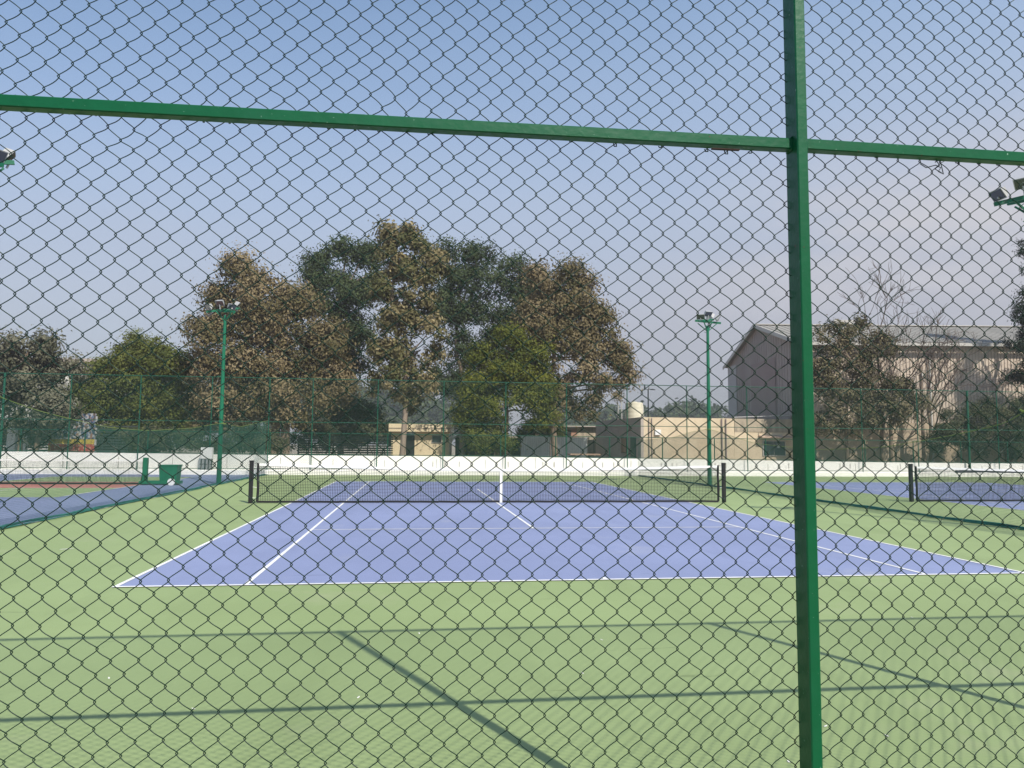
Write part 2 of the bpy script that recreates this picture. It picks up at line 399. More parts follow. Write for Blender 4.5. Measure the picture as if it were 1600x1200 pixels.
def hooks(x0, x1, z, ax, sgn, rs):
    """twisted tie loops holding the last row of knots to the rail"""
    b = MB(); a = CW
    k0 = math.ceil((x0-ax)/a); k1 = math.floor((x1-ax)/a)
    for k in range(k0, k1+1):
        x = ax+k*a+rs.normal(0, .004)
        if rs.random() < .45: continue
        h = rs.uniform(.006, .018)
        pts = [(x-.004, YF+.073, z), (x+rs.normal(0, .002), YF+.071, z+sgn*h*.6), (x+.003, YF+.077, z+sgn*h), (x-.003, YF+.085, z+sgn*h*.8), (x-.005, YF+.088, z)]
        b.tube(pts, .0022, 5, False)
        if rs.random() < .09:
            q = rs.choice([-1, 1]); b.tube([(x, YF+.071, z+sgn*.006), (x+.010*q, YF+.066, z+sgn*.013), (x+.022*q, YF+.067, z+sgn*.024)], .0020, 5, False)
    return b
def merge(V, F, b):
    n = len(V); return np.concatenate([V]+b.v), np.concatenate([F, np.array(b.f)+n])
shared = {}
def tangle(pix, r_):
    MB().tube([P(a, c, YF+.09+.004*k) for k, (a, c) in enumerate(pix)], r_, 5).build('tie_wire', m_wire, fence)
tangle([(1438, 256), (1447, 262), (1462, 258), (1470, 262), (1466, 268), (1474, 272), (1470, 255), (1478, 250)], .0018)
tangle([(1463, 250), (1468, 259), (1461, 264), (1471, 270)], .0018)
tangle([(320, 176), (342, 187)], .0018)
MB().beam(P(1112, 232.5, YF+.034), P(1155, 234.5, YF+.034), .012, .004).build('rusty_strip', mat('rusty_steel', (.03, .016, .011), .9), fence)
for i in range(len(postx)-1):
    x0, x1 = postx[i]+.005, postx[i+1]-.033
    if i in (2, 3):
        rs = np.random.default_rng(i)
        V, F = wire_panel(x0, x1, .06, RAILZ+.012+.014*(i == 3), -1.922, 1.523, 100+i); V, F = merge(V, F, hooks(x0+.02, x1-.02, RAILZ+.006+.018*(i == 3), -1.922, -1, rs)); lo = npmesh('wire_mesh', V, F, m_wire, fence)
        V, F = wire_panel(x0, x1, RAILZ+.018, TOPZ-.01, -3.575, 2.982, 200+i); V, F = merge(V, F, hooks(x0+.02, x1-.02, RAILZ+.024, -3.575, 1, rs)); up = npmesh('wire_mesh', V, F, m_wire, fence)
        if i == 2: shared['lo'], shared['up'] = lo, up
for i in range(len(postx)-1):
    if i in (2, 3): continue
    for k in ('lo', 'up'):
        c = shared[k].copy(); col.objects.link(c); c.parent = fence; c.location = (3.25*(i-2), 0, 0)

# ------------------------------------------------------------------ far chain-link fence, kerb and white wall
b = MB(); b.bbox(-45, 47, KY, FY+.22, 0.0, .235, .015)
tag(b.build('white_kerb', m_white, org=(0, KY, 0)), 'low whitewashed kerb running along the foot of the far fence', 'kerb')
wall = thing('white_wall', 'long low whitewashed boundary wall with grey joints behind the far fence', 'wall', (0, FY+.3, 0))
b = MB(); WX = [-45, -20.9, -10.3, 3, 10, 17.3, 25, 31, 47]; WZ = [1.12, 1.08, .99, .97, .91, .85, .78, .76, .74]
for i in range(len(WX)-1):
    x0, x1, a, c = WX[i], WX[i+1], WZ[i], WZ[i+1]; y0, y1 = FY+.222, FY+.42
    V = [(x0, y0, 0), (x1, y0, 0), (x1, y1, 0), (x0, y1, 0), (x0, y0, a), (x1, y0, c), (x1, y1, c), (x0, y1, a)]
    F = [(4, 5, 6, 7), (0, 1, 5, 4), (2, 3, 7, 6)]
    if i == 0: F.append((3, 0, 4, 7))
    b.add(V, F)
b.build('masonry', m_white, wall)
b = MB(); rs = np.random.default_rng(3)
x = -30.
while x < 45:
    zt = np.interp(x, WX, WZ)
    b.box(x, x+.035, FY+.214, FY+.2215, .30, zt-.04-rs.uniform(0, .2)); x += rs.choice([2.6, 2.65, 2.7])
for x in (-1.3, .1, 2.1, 4.6, 7.9, 11.2, 14.3, 18.0, 21.7, 25.4):
    for dx in (0, .62): b.box(x+dx, x+dx+.06, FY+.212, FY+.2215, .42, .70)
b.build('wall_joint', m_joint, wall)
# wire fence standing on the wall
wf = thing('low_wall_fence', 'low green wire fence standing along the top of the white wall', 'fence', (0, FY+.33, .9))
ff = thing('far_fence', 'tall green chain-link fence on thin posts beyond the courts', 'fence', (0, FY, .235))
fx = [-32.4, -29., -25.7, -22.39, -19.29, -16., -12.54, -9.7, -7.52, -4.19, -.75, 2.56, 5.87, 9.25, 12.64, 16.13, 19.5, 22.99, 26.43, 29.62, 31.5, 33.4, 36.8, 40.2, 43.5, 46.8]
def diag(x0, x1, z0, z1, y, c, w_):
    A, B = [], []
    h = z1-z0
    n = int((x1-x0+h)/c)+1
    for i in range(n):
        s = x0-h+i*c
        a, e = max(s, x0), min(s+h, x1)
        if e-a < .02: continue
        A.append((a, y, z0+a-s)); B.append((e, y, z0+e-s))
        A.append((a, y+.004, z1-(a-s))); B.append((e, y+.004, z1-(e-s)))
    return prisms(A, B, w_)
for i, x in enumerate(fx):
    r_ = .028
    if abs(x-29.62) < .1: r_ = .065
    if abs(x+22.39) < .1: r_ = .055
    zt = 4.97
    MB().tube([(x, FY, .236), (x, FY, zt)], r_, 8).build('post', m_farframe, ff)
    if i+1 < len(fx):
        x1 = fx[i+1]
        for z, q in ((4.95, .022), (2.69, .02), (.30, .018)):
            MB().tube([(x+r_*.8, FY, z), (x1-.028, FY, z)], q, 6).build('rail', m_farframe, ff)
        V1, F1 = diag(x+.02, x1-.02, .31, 2.68, FY, .117, .0042)
        npmesh('wire_mesh', V1, F1, m_farwire, ff, False)
        V1, F1 = diag(x+.02, x1-.02, 2.70, 4.94, FY, .117, .0042)
        npmesh('wire_mesh', V1, F1, m_farwire, ff, False)
lx = [-40+3*k for k in range(29)]
for i, x in enumerate(lx):
    zt = np.interp(x, WX, WZ)
    top = 2.22-.0035*(x+30)
    MB().tube([(x+.35, FY+.33, zt-.1), (x+.35, FY+.33, top)], .03, 6).build('post', m_farframe, wf)
    if i+1 < len(lx):
        b = MB(); b.tube([(x+.35, FY+.33, top), (x+3.35, FY+.33, top-.0105)], .02, 6); b.build('rail', m_farframe, wf)
        b = MB(); b.tube([(x+.35, FY+.33, zt+.04), (x+3.35, FY+.33, np.interp(x+3, WX, WZ)+.04)], .02, 6); b.build('rail', m_farframe, wf)
        V1, F1 = diag(x+.35, x+3.35, zt+.02, top, FY+.33, .085, .0035)
        npmesh('wire_mesh', V1, F1, m_farwire, wf, False)

# ------------------------------------------------------------------ tennis nets
def make_net(label, hw=6.52, zp=1.07, zc=.914, cell=.044):
    t = thing('tennis_net', label, 'tennis net', (0, 0, .02), 'tennis nets across the blue courts', local=True)
    e = hw-.17
    zt = lambda x: zc+(zp-.03-zc)*(abs(x)/e)**1.5
    for s in (-1, 1):
        b = MB().bbox(s*hw-.05, s*hw+.05, -.05, .05, 0, zp+.02, .012); p = b.build('net_post', m_black, t)
        b = MB().box(s*hw-.055, s*hw+.055, -.055, .055, zp+.02, zp+.045); b.build('post_cap', m_black, p)
        b = MB().tube([(s*(hw-.06), -.06, .78), (s*(hw-.06), -.14, .78), (s*(hw-.06), -.14, .70)], .012, 6); b.build('crank', m_black, p)
        MB().tube([(s*e, 0, .03), (s*e+.012, 0, .4), (s*e-.008, 0, .75), (s*e, 0, zt(e))], .032, 6).build('side_rod', m_black, t)
        b = MB()
        for z in (.12, .4, .68, .92): b.tube([(s*e, 0, z), (s*(hw-.05), 0, z+.02)], .006, 5)
        b.build('side_lacing', m_tape, t)
    xs = np.arange(-e, e, cell)
    A = [(x, 0, .045) for x in xs]; B = [(x, 0, zt(x)-.03) for x in xs]
    xk = np.linspace(-e, e, 25); 
    for k in range(1, 24):
        fr = k/23.
        for j in range(24):
            A.append((xk[j], .002, .045+(zt(xk[j])-.075)*fr)); B.append((xk[j+1], .002, .045+(zt(xk[j+1])-.075)*fr))
    V, F = prisms(A, B, .0085); npmesh('netting', V, F, m_blackcord, t, False)
    b = MB()
    for j in range(24):
        x0, x1 = xk[j], xk[j+1]; a, c = zt(x0), zt(x1)
        V = [(x0, -.012, a-.06), (x1, -.012, c-.06), (x1, .012, c-.06), (x0, .012, a-.06), (x0, -.008, a), (x1, -.008, c), (x1, .008, c), (x0, .008, a)]
        b.add(V, [(0, 1, 5, 4), (2, 3, 7, 6), (4, 5, 6, 7), (3, 2, 1, 0)])
    b.build('headband', m_tape, t)
    b = MB(); 
    for j in range(24): b.beam((xk[j], 0, .035), (xk[j+1], 0, .03+.006*math.sin(j*1.3)), .03, .05)
    b.build('bottom_band', m_black, t)
    MB().box(.08, .15, -.018, .018, .0, zc+.012).build('centre_strap', m_tape, t)
    b = MB().tube([(-hw, 0, zp-.02), (-e, 0, zt(e)+.004)], .006, 5); b.tube([(hw, 0, zp-.02), (e, 0, zt(e)+.004)], .006, 5); b.build('net_cable', m_black, t)
    return t
net = make_net('black tennis net with white centre strap across the middle blue court, seen whole')
dup(net, (PITCHX, .1, .02), 'black tennis net right of the thick fence post, cut off by the photo edge')

# portable pickleball net on wheeled green stand
pn = thing('portable_net', 'low portable net with green wheeled stand and weight box on the left court', 'portable net', (PXC, PYC+.1, .02))
x = PXC+3.05; y = PYC+.1
m_std = mat('green_stand_paint', (.002, .11, .05), .45, (.004, .14, .065), 6)
b = MB(); b.bbox(x+.0, x+.16, y-.09, y+.09, .16, 1.02, .01); b.build('upright', m_std, pn)
b = MB(); b.bbox(x-.05, x+1.35, y-.28, y+.28, .05, .16, .01); b.build('base', m_std, pn)
b = MB(); V = [(x+.68, y-.26, .16), (x+1.26, y-.26, .16), (x+1.26, y+.26, .16), (x+.68, y+.26, .16), (x+.64, y-.28, .72), (x+1.30, y-.28, .74), (x+1.30, y+.28, .74), (x+.64, y+.28, .72)]
b.add(V, [(0, 3, 2, 1), (4, 5, 6, 7), (0, 1, 5, 4), (1, 2, 6, 5), (2, 3, 7, 6), (3, 0, 4, 7)]); b.box(x+.62, x+1.32, y-.3, y+.3, .72, .76)
b.build('weight_box', m_std, pn)
for yy in (y-.34, y+.34):
    wl = MB().tube([(x+1.12, yy-.03, .13), (x+1.12, yy+.03, .13)], .13, 20).build('wheel', m_tape, pn)
    MB().tube([(x+1.12, yy-.036, .13), (x+1.12, yy+.036, .13)], .03, 10).build('hub', mat('hub_red', (.4, .12, .1), .5) if yy < y else m_black, wl)
MB().tube([(x-.05, y, .1), (x+.06, y, .9)], .03, 6).build('brace', m_black, pn)
b = MB().bbox(PXC-3.3, PXC-3.14, y-.09, y+.09, .16, 1.02, .01); b.build('upright', m_std, pn)
b = MB().bbox(PXC-4.5, PXC-3.05, y-.28, y+.28, .05, .16, .01); b.build('base', m_std, pn)
xs = np.arange(PXC-3.1, x, .044); A = [(q, y, .06) for q in xs]; B = [(q, y, .9) for q in xs]
for z in np.arange(.09, .9, .044): A.append((PXC-3.1, y+.002, z)); B.append((x, y+.002, z))
V, F = prisms(A, B, .0065); npmesh('netting', V, F, m_blackcord, pn, False)
MB().box(PXC-3.1, x, y-.012, y+.012, .88, .94).build('headband', m_tape, pn)
MB().box(PXC-3.1, x, y-.02, y+.02, .03, .09).build('bottom_band', m_black, pn)

# ------------------------------------------------------------------ floodlight poles
def make_pole(label):
    t = thing('floodlight_pole', label, 'floodlight', (0, 0, .012), 'green floodlight poles between the courts', local=True)
    H = 6.55
    MB().tube([(0, 0, 0), (0, 0, 2.4), (0, 0, H)], [.095, .08, .055], 12).build('pole', m_pole, t)
    MB().box(-.17, .17, -.17, .17, 0, .025).build('base_plate', m_pole, t)
    for k in range(9):
        z = 2.9+k*.42; MB().tube([(-.06, 0, z), (-.2, 0, z), (-.2, 0, z+.03)], .011, 5).build('climbing_peg', m_pole, t)
    MB().beam((-.68, -.12, H+.10), (.52, .12, H+.32), .05, .08).build('cross_arm', m_pole, t)
    MB().beam((-.42, .30, H+.20), (.42, -.34, H+.10), .05, .08).build('cross_arm', m_pole, t)
    for s in (-1, 1):
        MB().beam((0, 0, H-.25), (s*.36, s*.08, H+.17), .035).build('brace', m_pole, t)
        MB().beam((0, 0, H-.25), (s*.30, -s*.26, H+.1), .035).build('brace', m_pole, t)
    spots = [(-.62, -.16, H+.27, -.9, .65), (-.18, -.20, H+.43, -.30, .75), (.32, -.32, H+.28, .75, .6), (.44, .20, H+.44, 1.7, .7)]
    for (x, y, z, a, tilt) in spots:
        b = MB()
        V = [(-.165, 0, -.12), (.165, 0, -.12), (.165, 0, .12), (-.165, 0, .12), (-.11, .12, -.08), (.11, .12, -.08), (.11, .12, .08), (-.11, .12, .08)]
        b.add(V, [(0, 1, 2, 3), (7, 6, 5, 4), (0, 4, 5, 1), (1, 5, 6, 2), (2, 6, 7, 3), (3, 7, 4, 0)])
        for q in np.linspace(-.1, .1, 5): b.box(q-.005, q+.005, .118, .15, -.07, .07)
        Mx = Matrix.Translation((x, y, z))@Matrix.Rotation(a, 4, 'Z')@Matrix.Rotation(tilt, 4, 'X')
        fl = b.xform(Mx).build('floodlight', m_steel, t)
        MB().box(-.145, .145, -.012, -.002, -.10, .10).xform(Mx).build('lamp_glass', m_glass, fl)
        MB().beam((x, y, z-.05), (x*.9, y*.7, H+.2), .03).build('lamp_bracket', m_steel, t)
    return t
pole = make_pole('green floodlight pole standing left of the middle court, in front of the white electrical box')
pole.location = (-9.68, 9.6, .012)
dup(pole, (9.62, 8.7, .012), 'green floodlight pole seen whole just right of the middle tennis net', rz=.5)
dup(pole, (9.90, -7.5, -.12), 'floodlight pole whose lamps enter the photo at the upper right edge', rz=-.65)
dup(pole, (-10.55, -5.6, .12), 'floodlight pole with only a lamp showing at the upper left edge', rz=.3)

# ------------------------------------------------------------------ divider nets
def divider(X, rope, label, y_near, y_far):
    t = thing('divider_net', label, 'divider net', (X, 0, .02), 'green nets hung between the courts')
    rope = sorted(rope); ys = np.array([a for a, _ in rope]); zs = np.array([c for _, c in rope])
    Y = np.linspace(y_near, y_far, 160); Z = np.interp(Y, ys, zs)
    for _ in range(4): Z[1:-1] = (Z[:-2]+2*Z[1:-1]+Z[2:])/4
    zf = lambda q: np.interp(q, Y, Z)
    MB().tube([(X, a, c) for a, c in zip(Y, Z)], .007, 6).build('rope', m_rope, t)
    q = np.arange(y_near, y_far, .030)
    bow = lambda yy, f: .05*np.sin(yy*.9)*np.sin(np.pi*f)
    A, B = [], []
    for yy in q:
        z = zf(yy); A.append((X, yy, .03)); B.append((X+bow(yy, .5), yy, z/2)); A.append(B[-1]); B.append((X, yy, z))
    yk = np.linspace(y_near, y_far, 60); zk = zf(yk)
    nk = 70
    for k in range(1, nk):
        f = k/nk
        for j in range(59):
            A.append((X+bow(yk[j], f)*1., yk[j], .03+(zk[j]-.03)*f)); B.append((X+bow(yk[j+1], f), yk[j+1], .03+(zk[j+1]-.03)*f))
    V, F = prisms(A, B, .0026, (1, 0, 0)); npmesh('netting', V, F, m_netgreen, t, False)
    for yt in ((9.6, -6.9) if X < 0 else (8.7, -7.4)):
        MB().tube([(X+.11*math.cos(a), yt+.11*math.sin(a), zf(yt)+.02*math.sin(3*a)) for a in np.linspace(0, 6.1, 12)], .012, 5).build('rope_tie', m_rope, t)
    yy = np.linspace(y_near, y_far, 150); rs = np.random.default_rng(int(abs(X)*10))
    w1 = np.convolve(rs.normal(0, .10, 150), np.ones(7)/7, 'same'); rad = .020+.010*np.abs(np.convolve(rs.normal(0, 1, 150), np.ones(5)/5, 'same'))
    MB().tube([(X+a, c, .055) for a, c in zip(w1, yy)], rad, 8).build('bundled_hem', m_roll, t)
    w2 = w1+.10*np.sign(X)*-1+np.convolve(rs.normal(0, .12, 150), np.ones(9)/9, 'same')
    MB().tube([(X+a, c, .04) for a, c in zip(w2, yy)], rad*.55, 6).build('bundled_hem', m_roll, t)
    return t
rl = [tuple(PX(px, py, -9.6)[1:]) for px, py in [(420, 657), (375, 667), (345, 661), (300, 669), (230, 673), (170, 668), (120, 657), (60, 642), (0, 621)]]
rl = [(min(a, 18.9), c) for a, c in rl]+[(-18.0, 2.45), (-6.9, 2.5), (-12.5, 2.0)]
divider(-9.6, rl, 'green divider net on a yellow rope left of the middle court', -18.0, 18.4)
rr = [tuple(PX(px, py, 9.6)[1:]) for px, py in [(1050, 684), (1080, 675), (1108, 670), (1180, 693), (1277, 703), (1380, 699), (1490, 680), (1600, 655)]]
rr = [(min(a, 18.4), c) for a, c in rr]+[(18.4, 1.9), (-18.0, 2.45), (-7.4, 2.55), (-12.5, 2.0)]
divider(9.6, rr, 'green divider net with dark hem lying on green court behind the thick post', -18.0, 18.4)

# ------------------------------------------------------------------ electrical cabinet, debris
c0 = G(324, 742.5)
cb = thing('electrical_cabinet', 'pale metal electrical box on a frame against the white wall left of the pole', 'electrical box', (-12.35, FY-.35, .235))
m_cab = mat('pale_cabinet_paint', (.62, .62, .58), .5, (.54, .54, .50), 5)
X0 = -12.6
b = MB().bbox(X0-.28, X0+.28, FY-.40, FY-.12, .80, 1.36, .01); cbx = b.build('cabinet', m_cab, cb)
MB().box(X0-.25, X0+.25, FY-.415, FY-.401, .84, 1.32).build('door', m_cab, cbx)
MB().box(X0-.31, X0+.31, FY-.43, FY-.1, 1.361, 1.385).build('rain_hood', m_cab, cbx)
MB().box(X0+.17, X0+.21, FY-.43, FY-.416, 1.02, 1.12).build('handle', m_black, cbx)
b = MB()
for dx in (-.26, -.08, .08, .26): b.box(X0+dx-.022, X0+dx+.022, FY-.30, FY-.26, .235, .80)
b.box(X0-.34, X0+.34, FY-.29, FY-.25, .5, .54); b.build('stand', m_black, cb)
b = MB()
for k, dx in enumerate((-.2, -.14, .02, .05, .16, .2)): b.tube([(X0+dx, FY-.33, .80), (X0+dx+.03*math.sin(k), FY-.34, .5), (X0+dx-.02, FY-.33, .24)], .012, 5)
b.build('cable', mat('grey_cable', (.3, .3, .3), .6), cb)
spk = [(910, 1052), (302, 1108), (105, 858), (655, 990), (1425, 965), (1290, 1135), (1385, 1150), (1232, 1190), (940, 1000), (170, 1060), (560, 1090)]
desc = ['tiny white flake on green court straight below the net strap, near the bottom', 'small white scrap on shaded green court at lower left', 'flat whitish strip lying on green court at the far left', 'white flake just beyond the thin upper shadow line', 'pale flake right of the thick post near the baseline', 'white fleck right beside the foot of the thick post', 'fleck on shaded green at lower right', 'tiny fleck left of the thick post at the bottom edge', 'white flake between the two long rail shadows', 'pale speck on green at left between the shadow lines', 'fleck touching the lower rail shadow left of the diagonal shadow']
m_scrap = mat('white_flake', (.75, .74, .68), .8)
for i, (px, py) in enumerate(spk):
    q = G(px, py, .014); s = .012 if i != 2 else .10
    b = MB(); a = random.uniform(0, 3)
    w_ = s*.45 if i != 2 else .02
    cs, sn = math.cos(a if i != 2 else .1), math.sin(a if i != 2 else .1)
    V = [(u*cs-v*sn, u*sn+v*cs, z) for u, v, z in [(-s, -w_, .001), (s*.3, -w_*1.2, .004), (s, w_*.2, .008), (s*.2, w_, .004), (-s*.8, w_*.7, .002)]]
    b.add(V, [(0, 1, 2, 3, 4)]); b.add([(x, y, z-.001) for x, y, z in V], [(4, 3, 2, 1, 0)])
    o = b.build('scrap', m_scrap); o.location = q
    tag(o, desc[i], 'scrap', 'pale flecks scattered on the court')

# ------------------------------------------------------------------ trees
def crown(blobs, Y, nleaf, lsize, rs, clump=.75, dens=.55, aspect=.55, droop=0.0, dscale=.8):
    """blobs: (px, py, rx, ry) outlines read off the photo, given their own depth and thickness"""
    cen, rad = [], []
    for i, (px, py, rx, ry) in enumerate(blobs):
        c = P(px, py, Y); d = (c-CAM)@_f
        k = d/FPX; R = np.array([rx*k*1.12, dscale*(rx+ry)/2*k, ry*k*1.22])
        c = c+np.array([0, rs.uniform(-.5, .5)*R[1]*.8, 0]); cen.append(c); rad.append(R)
    cen, rad = np.array(cen), np.array(rad)
    vol = rad[:, 0]*rad[:, 2]+.3
    nC = max(40, int(sum(vol)*dens*9))
    w_ = vol/vol.sum(); idx = rs.choice(len(cen), nC, p=w_)
    d = rs.normal(size=(nC, 3)); d /= np.linalg.norm(d, axis=1)[:, None]
    d[:, 2] = np.where(d[:, 2] < -.75, -d[:, 2]*.5, d[:, 2])
    rr_ = rs.uniform(.25, 1., nC)**.6*.9
    CC = cen[idx]+d*rad[idx]*rr_[:, None]
    cs = rs.uniform(.5, 1.25, nC)*clump
    cv = rs.uniform(0, 1, nC)
    ii = rs.choice(nC, nleaf, p=cs**2/np.sum(cs**2))
    off = rs.normal(size=(nleaf, 3))*np.array([1, 1, .85])*cs[ii][:, None]*.55
    Lp = CC[ii]+off; Lp[:, 2] -= droop*np.abs(off[:, 0]+off[:, 1])
    # leaf kites
    n = off/(np.linalg.norm(off, axis=1)[:, None]+1e-6)*1.0+d[ii]*.7+rs.normal(size=(nleaf, 3))*.55; n[:, 2] += .25; n /= np.linalg.norm(n, axis=1)[:, None]
    a = rs.normal(size=(nleaf, 3)); a[:, 2] -= .5; a -= n*np.sum(a*n, 1)[:, None]; a /= np.linalg.norm(a, axis=1)[:, None]
    b_ = np.cross(n, a); s = (lsize*rs.uniform(.6, 1.35, nleaf))[:, None]
    V = np.stack([Lp-a*s*.5, Lp+b_*s*aspect*.5+a*s*.05+n*s*.08, Lp+a*s*.5-n*s*.06, Lp-b_*s*aspect*.5+a*s*.05+n*s*.08], 1).reshape(-1, 3)
    F = np.arange(nleaf*4).reshape(-1, 4)
    colv = np.clip(.60*cv[ii]+rs.normal(.20, .10, nleaf), 0, 1)
    return V, F, colv, cen, CC, cs
def limb(b, p0, p1, r0, r1, rs, n=6, wig=.06):
    p0, p1 = np.array(p0, float), np.array(p1, float); Lg = np.linalg.norm(p1-p0)
    t = np.linspace(0, 1, n)[:, None]; pts = p0+(p1-p0)*t+np.sin(t*math.pi)*rs.normal(0, wig*Lg, 3)
    pts[1:-1] += rs.normal(0, wig*Lg*.2, (n-2, 3))
    b.tube(pts, np.linspace(r0, r1, n), 7, False); return pts
def tree(name, label, trunks, blobs, Y, nleaf, lsize, lm, seed, clump=.75, dens=.55, r=.2, bark=None, group='trees beyond the white wall', droop=0., dscale=.8, aspect=.55, extra=55, cat='tree'):
    rs = np.random.default_rng(seed); bark = bark or m_bark
    V, F, cv, cen, CC, cs = crown(blobs, Y, nleaf, lsize, rs, clump, dens, aspect, droop, dscale)
    base = P(trunks[0], 700, Y); base[2] = 0
    t = thing(name, label, cat, base, group)
    b = MB(); tops = []
    for k, tx in enumerate(trunks):
        q = P(tx, 700, Y); q[2] = -.05; q[1] += k*.4
        zlow = cen[:, 2].min(); zt = cen[:, 2].max()
        mid = q+np.array([rs.normal(0, .15), 0, max(1.6, (zlow+zt)*.5*.75)])
        pts = limb(b, q, mid, r, r*.62, rs, 7, .02); 
        i = np.argmax(cen[:, 2]+rs.normal(0, 1, len(cen))); p2 = limb(b, pts[-1], cen[i], r*.62, r*.2, rs, 7, .05)
        tops.append(np.concatenate([pts[3:], p2[:5]]))
    b.build('trunk', bark, t)
    b = MB(); T = np.concatenate(tops)
    for c in cen:
        below = T[T[:, 2] < c[2]+.3]; 
        if len(below) == 0: below = T
        s = below[np.argmin(np.linalg.norm((below-c)*np.array([1, 1, .6]), axis=1))]
        p = limb(b, s, c, r*.34, r*.12, rs, 6, .07)
    k = min(extra, len(CC))
    for c in CC[rs.choice(len(CC), k, replace=False)]:
        j = np.argmin(np.linalg.norm(cen-c, axis=1)); limb(b, cen[j], c, r*.12, .012, rs, 4, .08)
    b.build('limb', bark, t)
    npmesh('crown', V, F, lm, t, False, attr=cv)
    return t
brown = leafmat('dry_brown_leaves', [(0.055, 0.062, 0.024), (0.127, 0.106, 0.048), (0.205, 0.160, 0.085), (0.298, 0.240, 0.142)])
tan_ = leafmat('tan_and_olive_leaves', [(0.046, 0.063, 0.021), (0.112, 0.112, 0.043), (0.222, 0.183, 0.090), (0.426, 0.352, 0.195)], .25)
dark = leafmat('dark_green_leaves', [(0.022, 0.040, 0.017), (0.049, 0.072, 0.029), (0.109, 0.137, 0.060)])
olive = leafmat('olive_green_leaves', [(0.038, 0.053, 0.012), (0.086, 0.106, 0.022), (0.151, 0.161, 0.038)])
ygreen = leafmat('yellow_green_leaves', [(0.035, 0.049, 0.010), (0.088, 0.104, 0.016), (0.190, 0.190, 0.028)])
greyol = leafmat('dusty_olive_leaves', [(0.038, 0.045, 0.025), (0.098, 0.098, 0.060), (0.192, 0.184, 0.128)])
bushm = leafmat('dusty_green_leaves', [(0.028, 0.042, 0.018), (0.072, 0.081, 0.038), (0.153, 0.140, 0.085)])
coni = leafmat('conifer_needles', [(.010, .020, .012), (.020, .034, .018), (.034, .050, .026)], .1)

tree('broadleaf_tree', 'dusty olive tree at the far left edge, in front of a pale building', [55, 20],
     [(45, 548, 48, 30), (88, 580, 34, 28), (10, 585, 40, 40), (40, 612, 52, 34), (80, 640, 44, 30), (-35, 600, 45, 55), (25, 668, 50, 26)], 26.5, 26000, .21, greyol, 1, .6, .7, .16)
tree('round_tree', 'rounded dark olive tree between the dusty left tree and the big brown tree', [235, 205],
     [(215, 562, 50, 34), (165, 590, 42, 36), (128, 622, 28, 30), (240, 560, 50, 32), (185, 640, 50, 34), (298, 590, 34, 36), (262, 578, 44, 36), (150, 632, 38, 40), (215, 615, 62, 44), (285, 615, 45, 45), (215, 662, 85, 34), (305, 660, 34, 34)], 33, 80000, .18, olive, 2, .6, .75, .24)
tree('brown_tree', 'large brown-leaved tree with a lobed crown right behind the left floodlight pole', [445, 425],
     [(380, 422, 36, 28), (395, 455, 46, 34), (455, 462, 30, 26), (352, 470, 26, 26), (330, 525, 34, 36), (395, 515, 55, 42), (455, 495, 50, 40), (500, 540, 46, 42), (430, 560, 75, 42), (350, 575, 52, 36), (515, 590, 36, 30), (460, 610, 75, 34), (370, 630, 65, 34), (330, 660, 40, 28), (440, 655, 60, 26)], 30.5, 80000, .21, brown, 3, .85, .42, .36, extra=120)
tree('dark_tree', 'tall dark green tree between the big brown tree and the tallest tree', [533],
     [(540, 395, 36, 24), (500, 470, 26, 34), (590, 430, 22, 30), (510, 545, 30, 34), (498, 412, 24, 18), (566, 400, 24, 24), (520, 445, 42, 28), (562, 462, 34, 30), (530, 500, 36, 30), (565, 530, 32, 34), (535, 575, 36, 34), (525, 630, 36, 34), (560, 650, 28, 24), (488, 430, 20, 14)], 37, 60000, .19, dark, 4, .7, .75, .26, bark=m_barkpale)
tree('tall_tree', 'tallest tree, tan and green leaves on a bare pale trunk, left of the net strap', [627],
     [(620, 368, 26, 22), (655, 385, 30, 24), (612, 405, 26, 26), (645, 425, 36, 28), (685, 420, 26, 28), (605, 455, 30, 28), (655, 470, 36, 30), (620, 505, 34, 30), (670, 520, 30, 28), (605, 550, 34, 28), (650, 560, 36, 28), (625, 595, 42, 26), (668, 600, 24, 22), (632, 628, 26, 20), (588, 600, 16, 18)], 29.5, 27000, .25, tan_, 5, .55, .62, .21, bark=m_barkpale, extra=140)
tree('dark_tree', 'wide dark green tree behind the yellow-green tree, its crown touching the tallest tree', [722, 748],
     [(712, 392, 34, 24), (832, 452, 26, 28), (826, 500, 30, 30), (690, 480, 26, 40), (690, 600, 26, 36), (760, 620, 34, 36), (745, 408, 36, 26), (800, 425, 30, 22), (715, 440, 36, 32), (765, 450, 40, 30), (812, 465, 28, 28), (735, 490, 40, 30), (780, 505, 38, 30), (715, 540, 24, 34), (760, 550, 36, 34), (725, 600, 28, 40), (785, 590, 40, 36), (740, 655, 40, 26)], 37.5, 68000, .19, dark, 6, .7, .75, .26)
tree('small_tree', 'low bright yellow-green tree in front of the darker trees, above the centre net strap', [776, 790],
     [(800, 528, 34, 24), (765, 562, 36, 30), (832, 560, 34, 32), (795, 592, 55, 32), (745, 605, 34, 32), (845, 605, 34, 34), (790, 635, 70, 32), (735, 645, 30, 26), (845, 648, 30, 26)], 27, 38000, .16, ygreen, 7, .55, .8, .2)
tree('brown_tree', 'wide brown-leaved tree at the right end of the central tree row', [867],
     [(885, 430, 30, 22), (846, 440, 24, 22), (838, 500, 30, 34), (825, 545, 26, 30), (860, 462, 34, 30), (908, 468, 36, 32), (935, 505, 32, 28), (875, 510, 46, 34), (850, 545, 34, 32), (915, 548, 48, 34), (962, 562, 28, 24), (980, 590, 16, 16), (890, 592, 50, 32), (945, 605, 34, 26), (870, 632, 34, 26), (925, 638, 28, 20)], 28.5, 46000, .21, brown, 8, .75, .42, .24, extra=140)
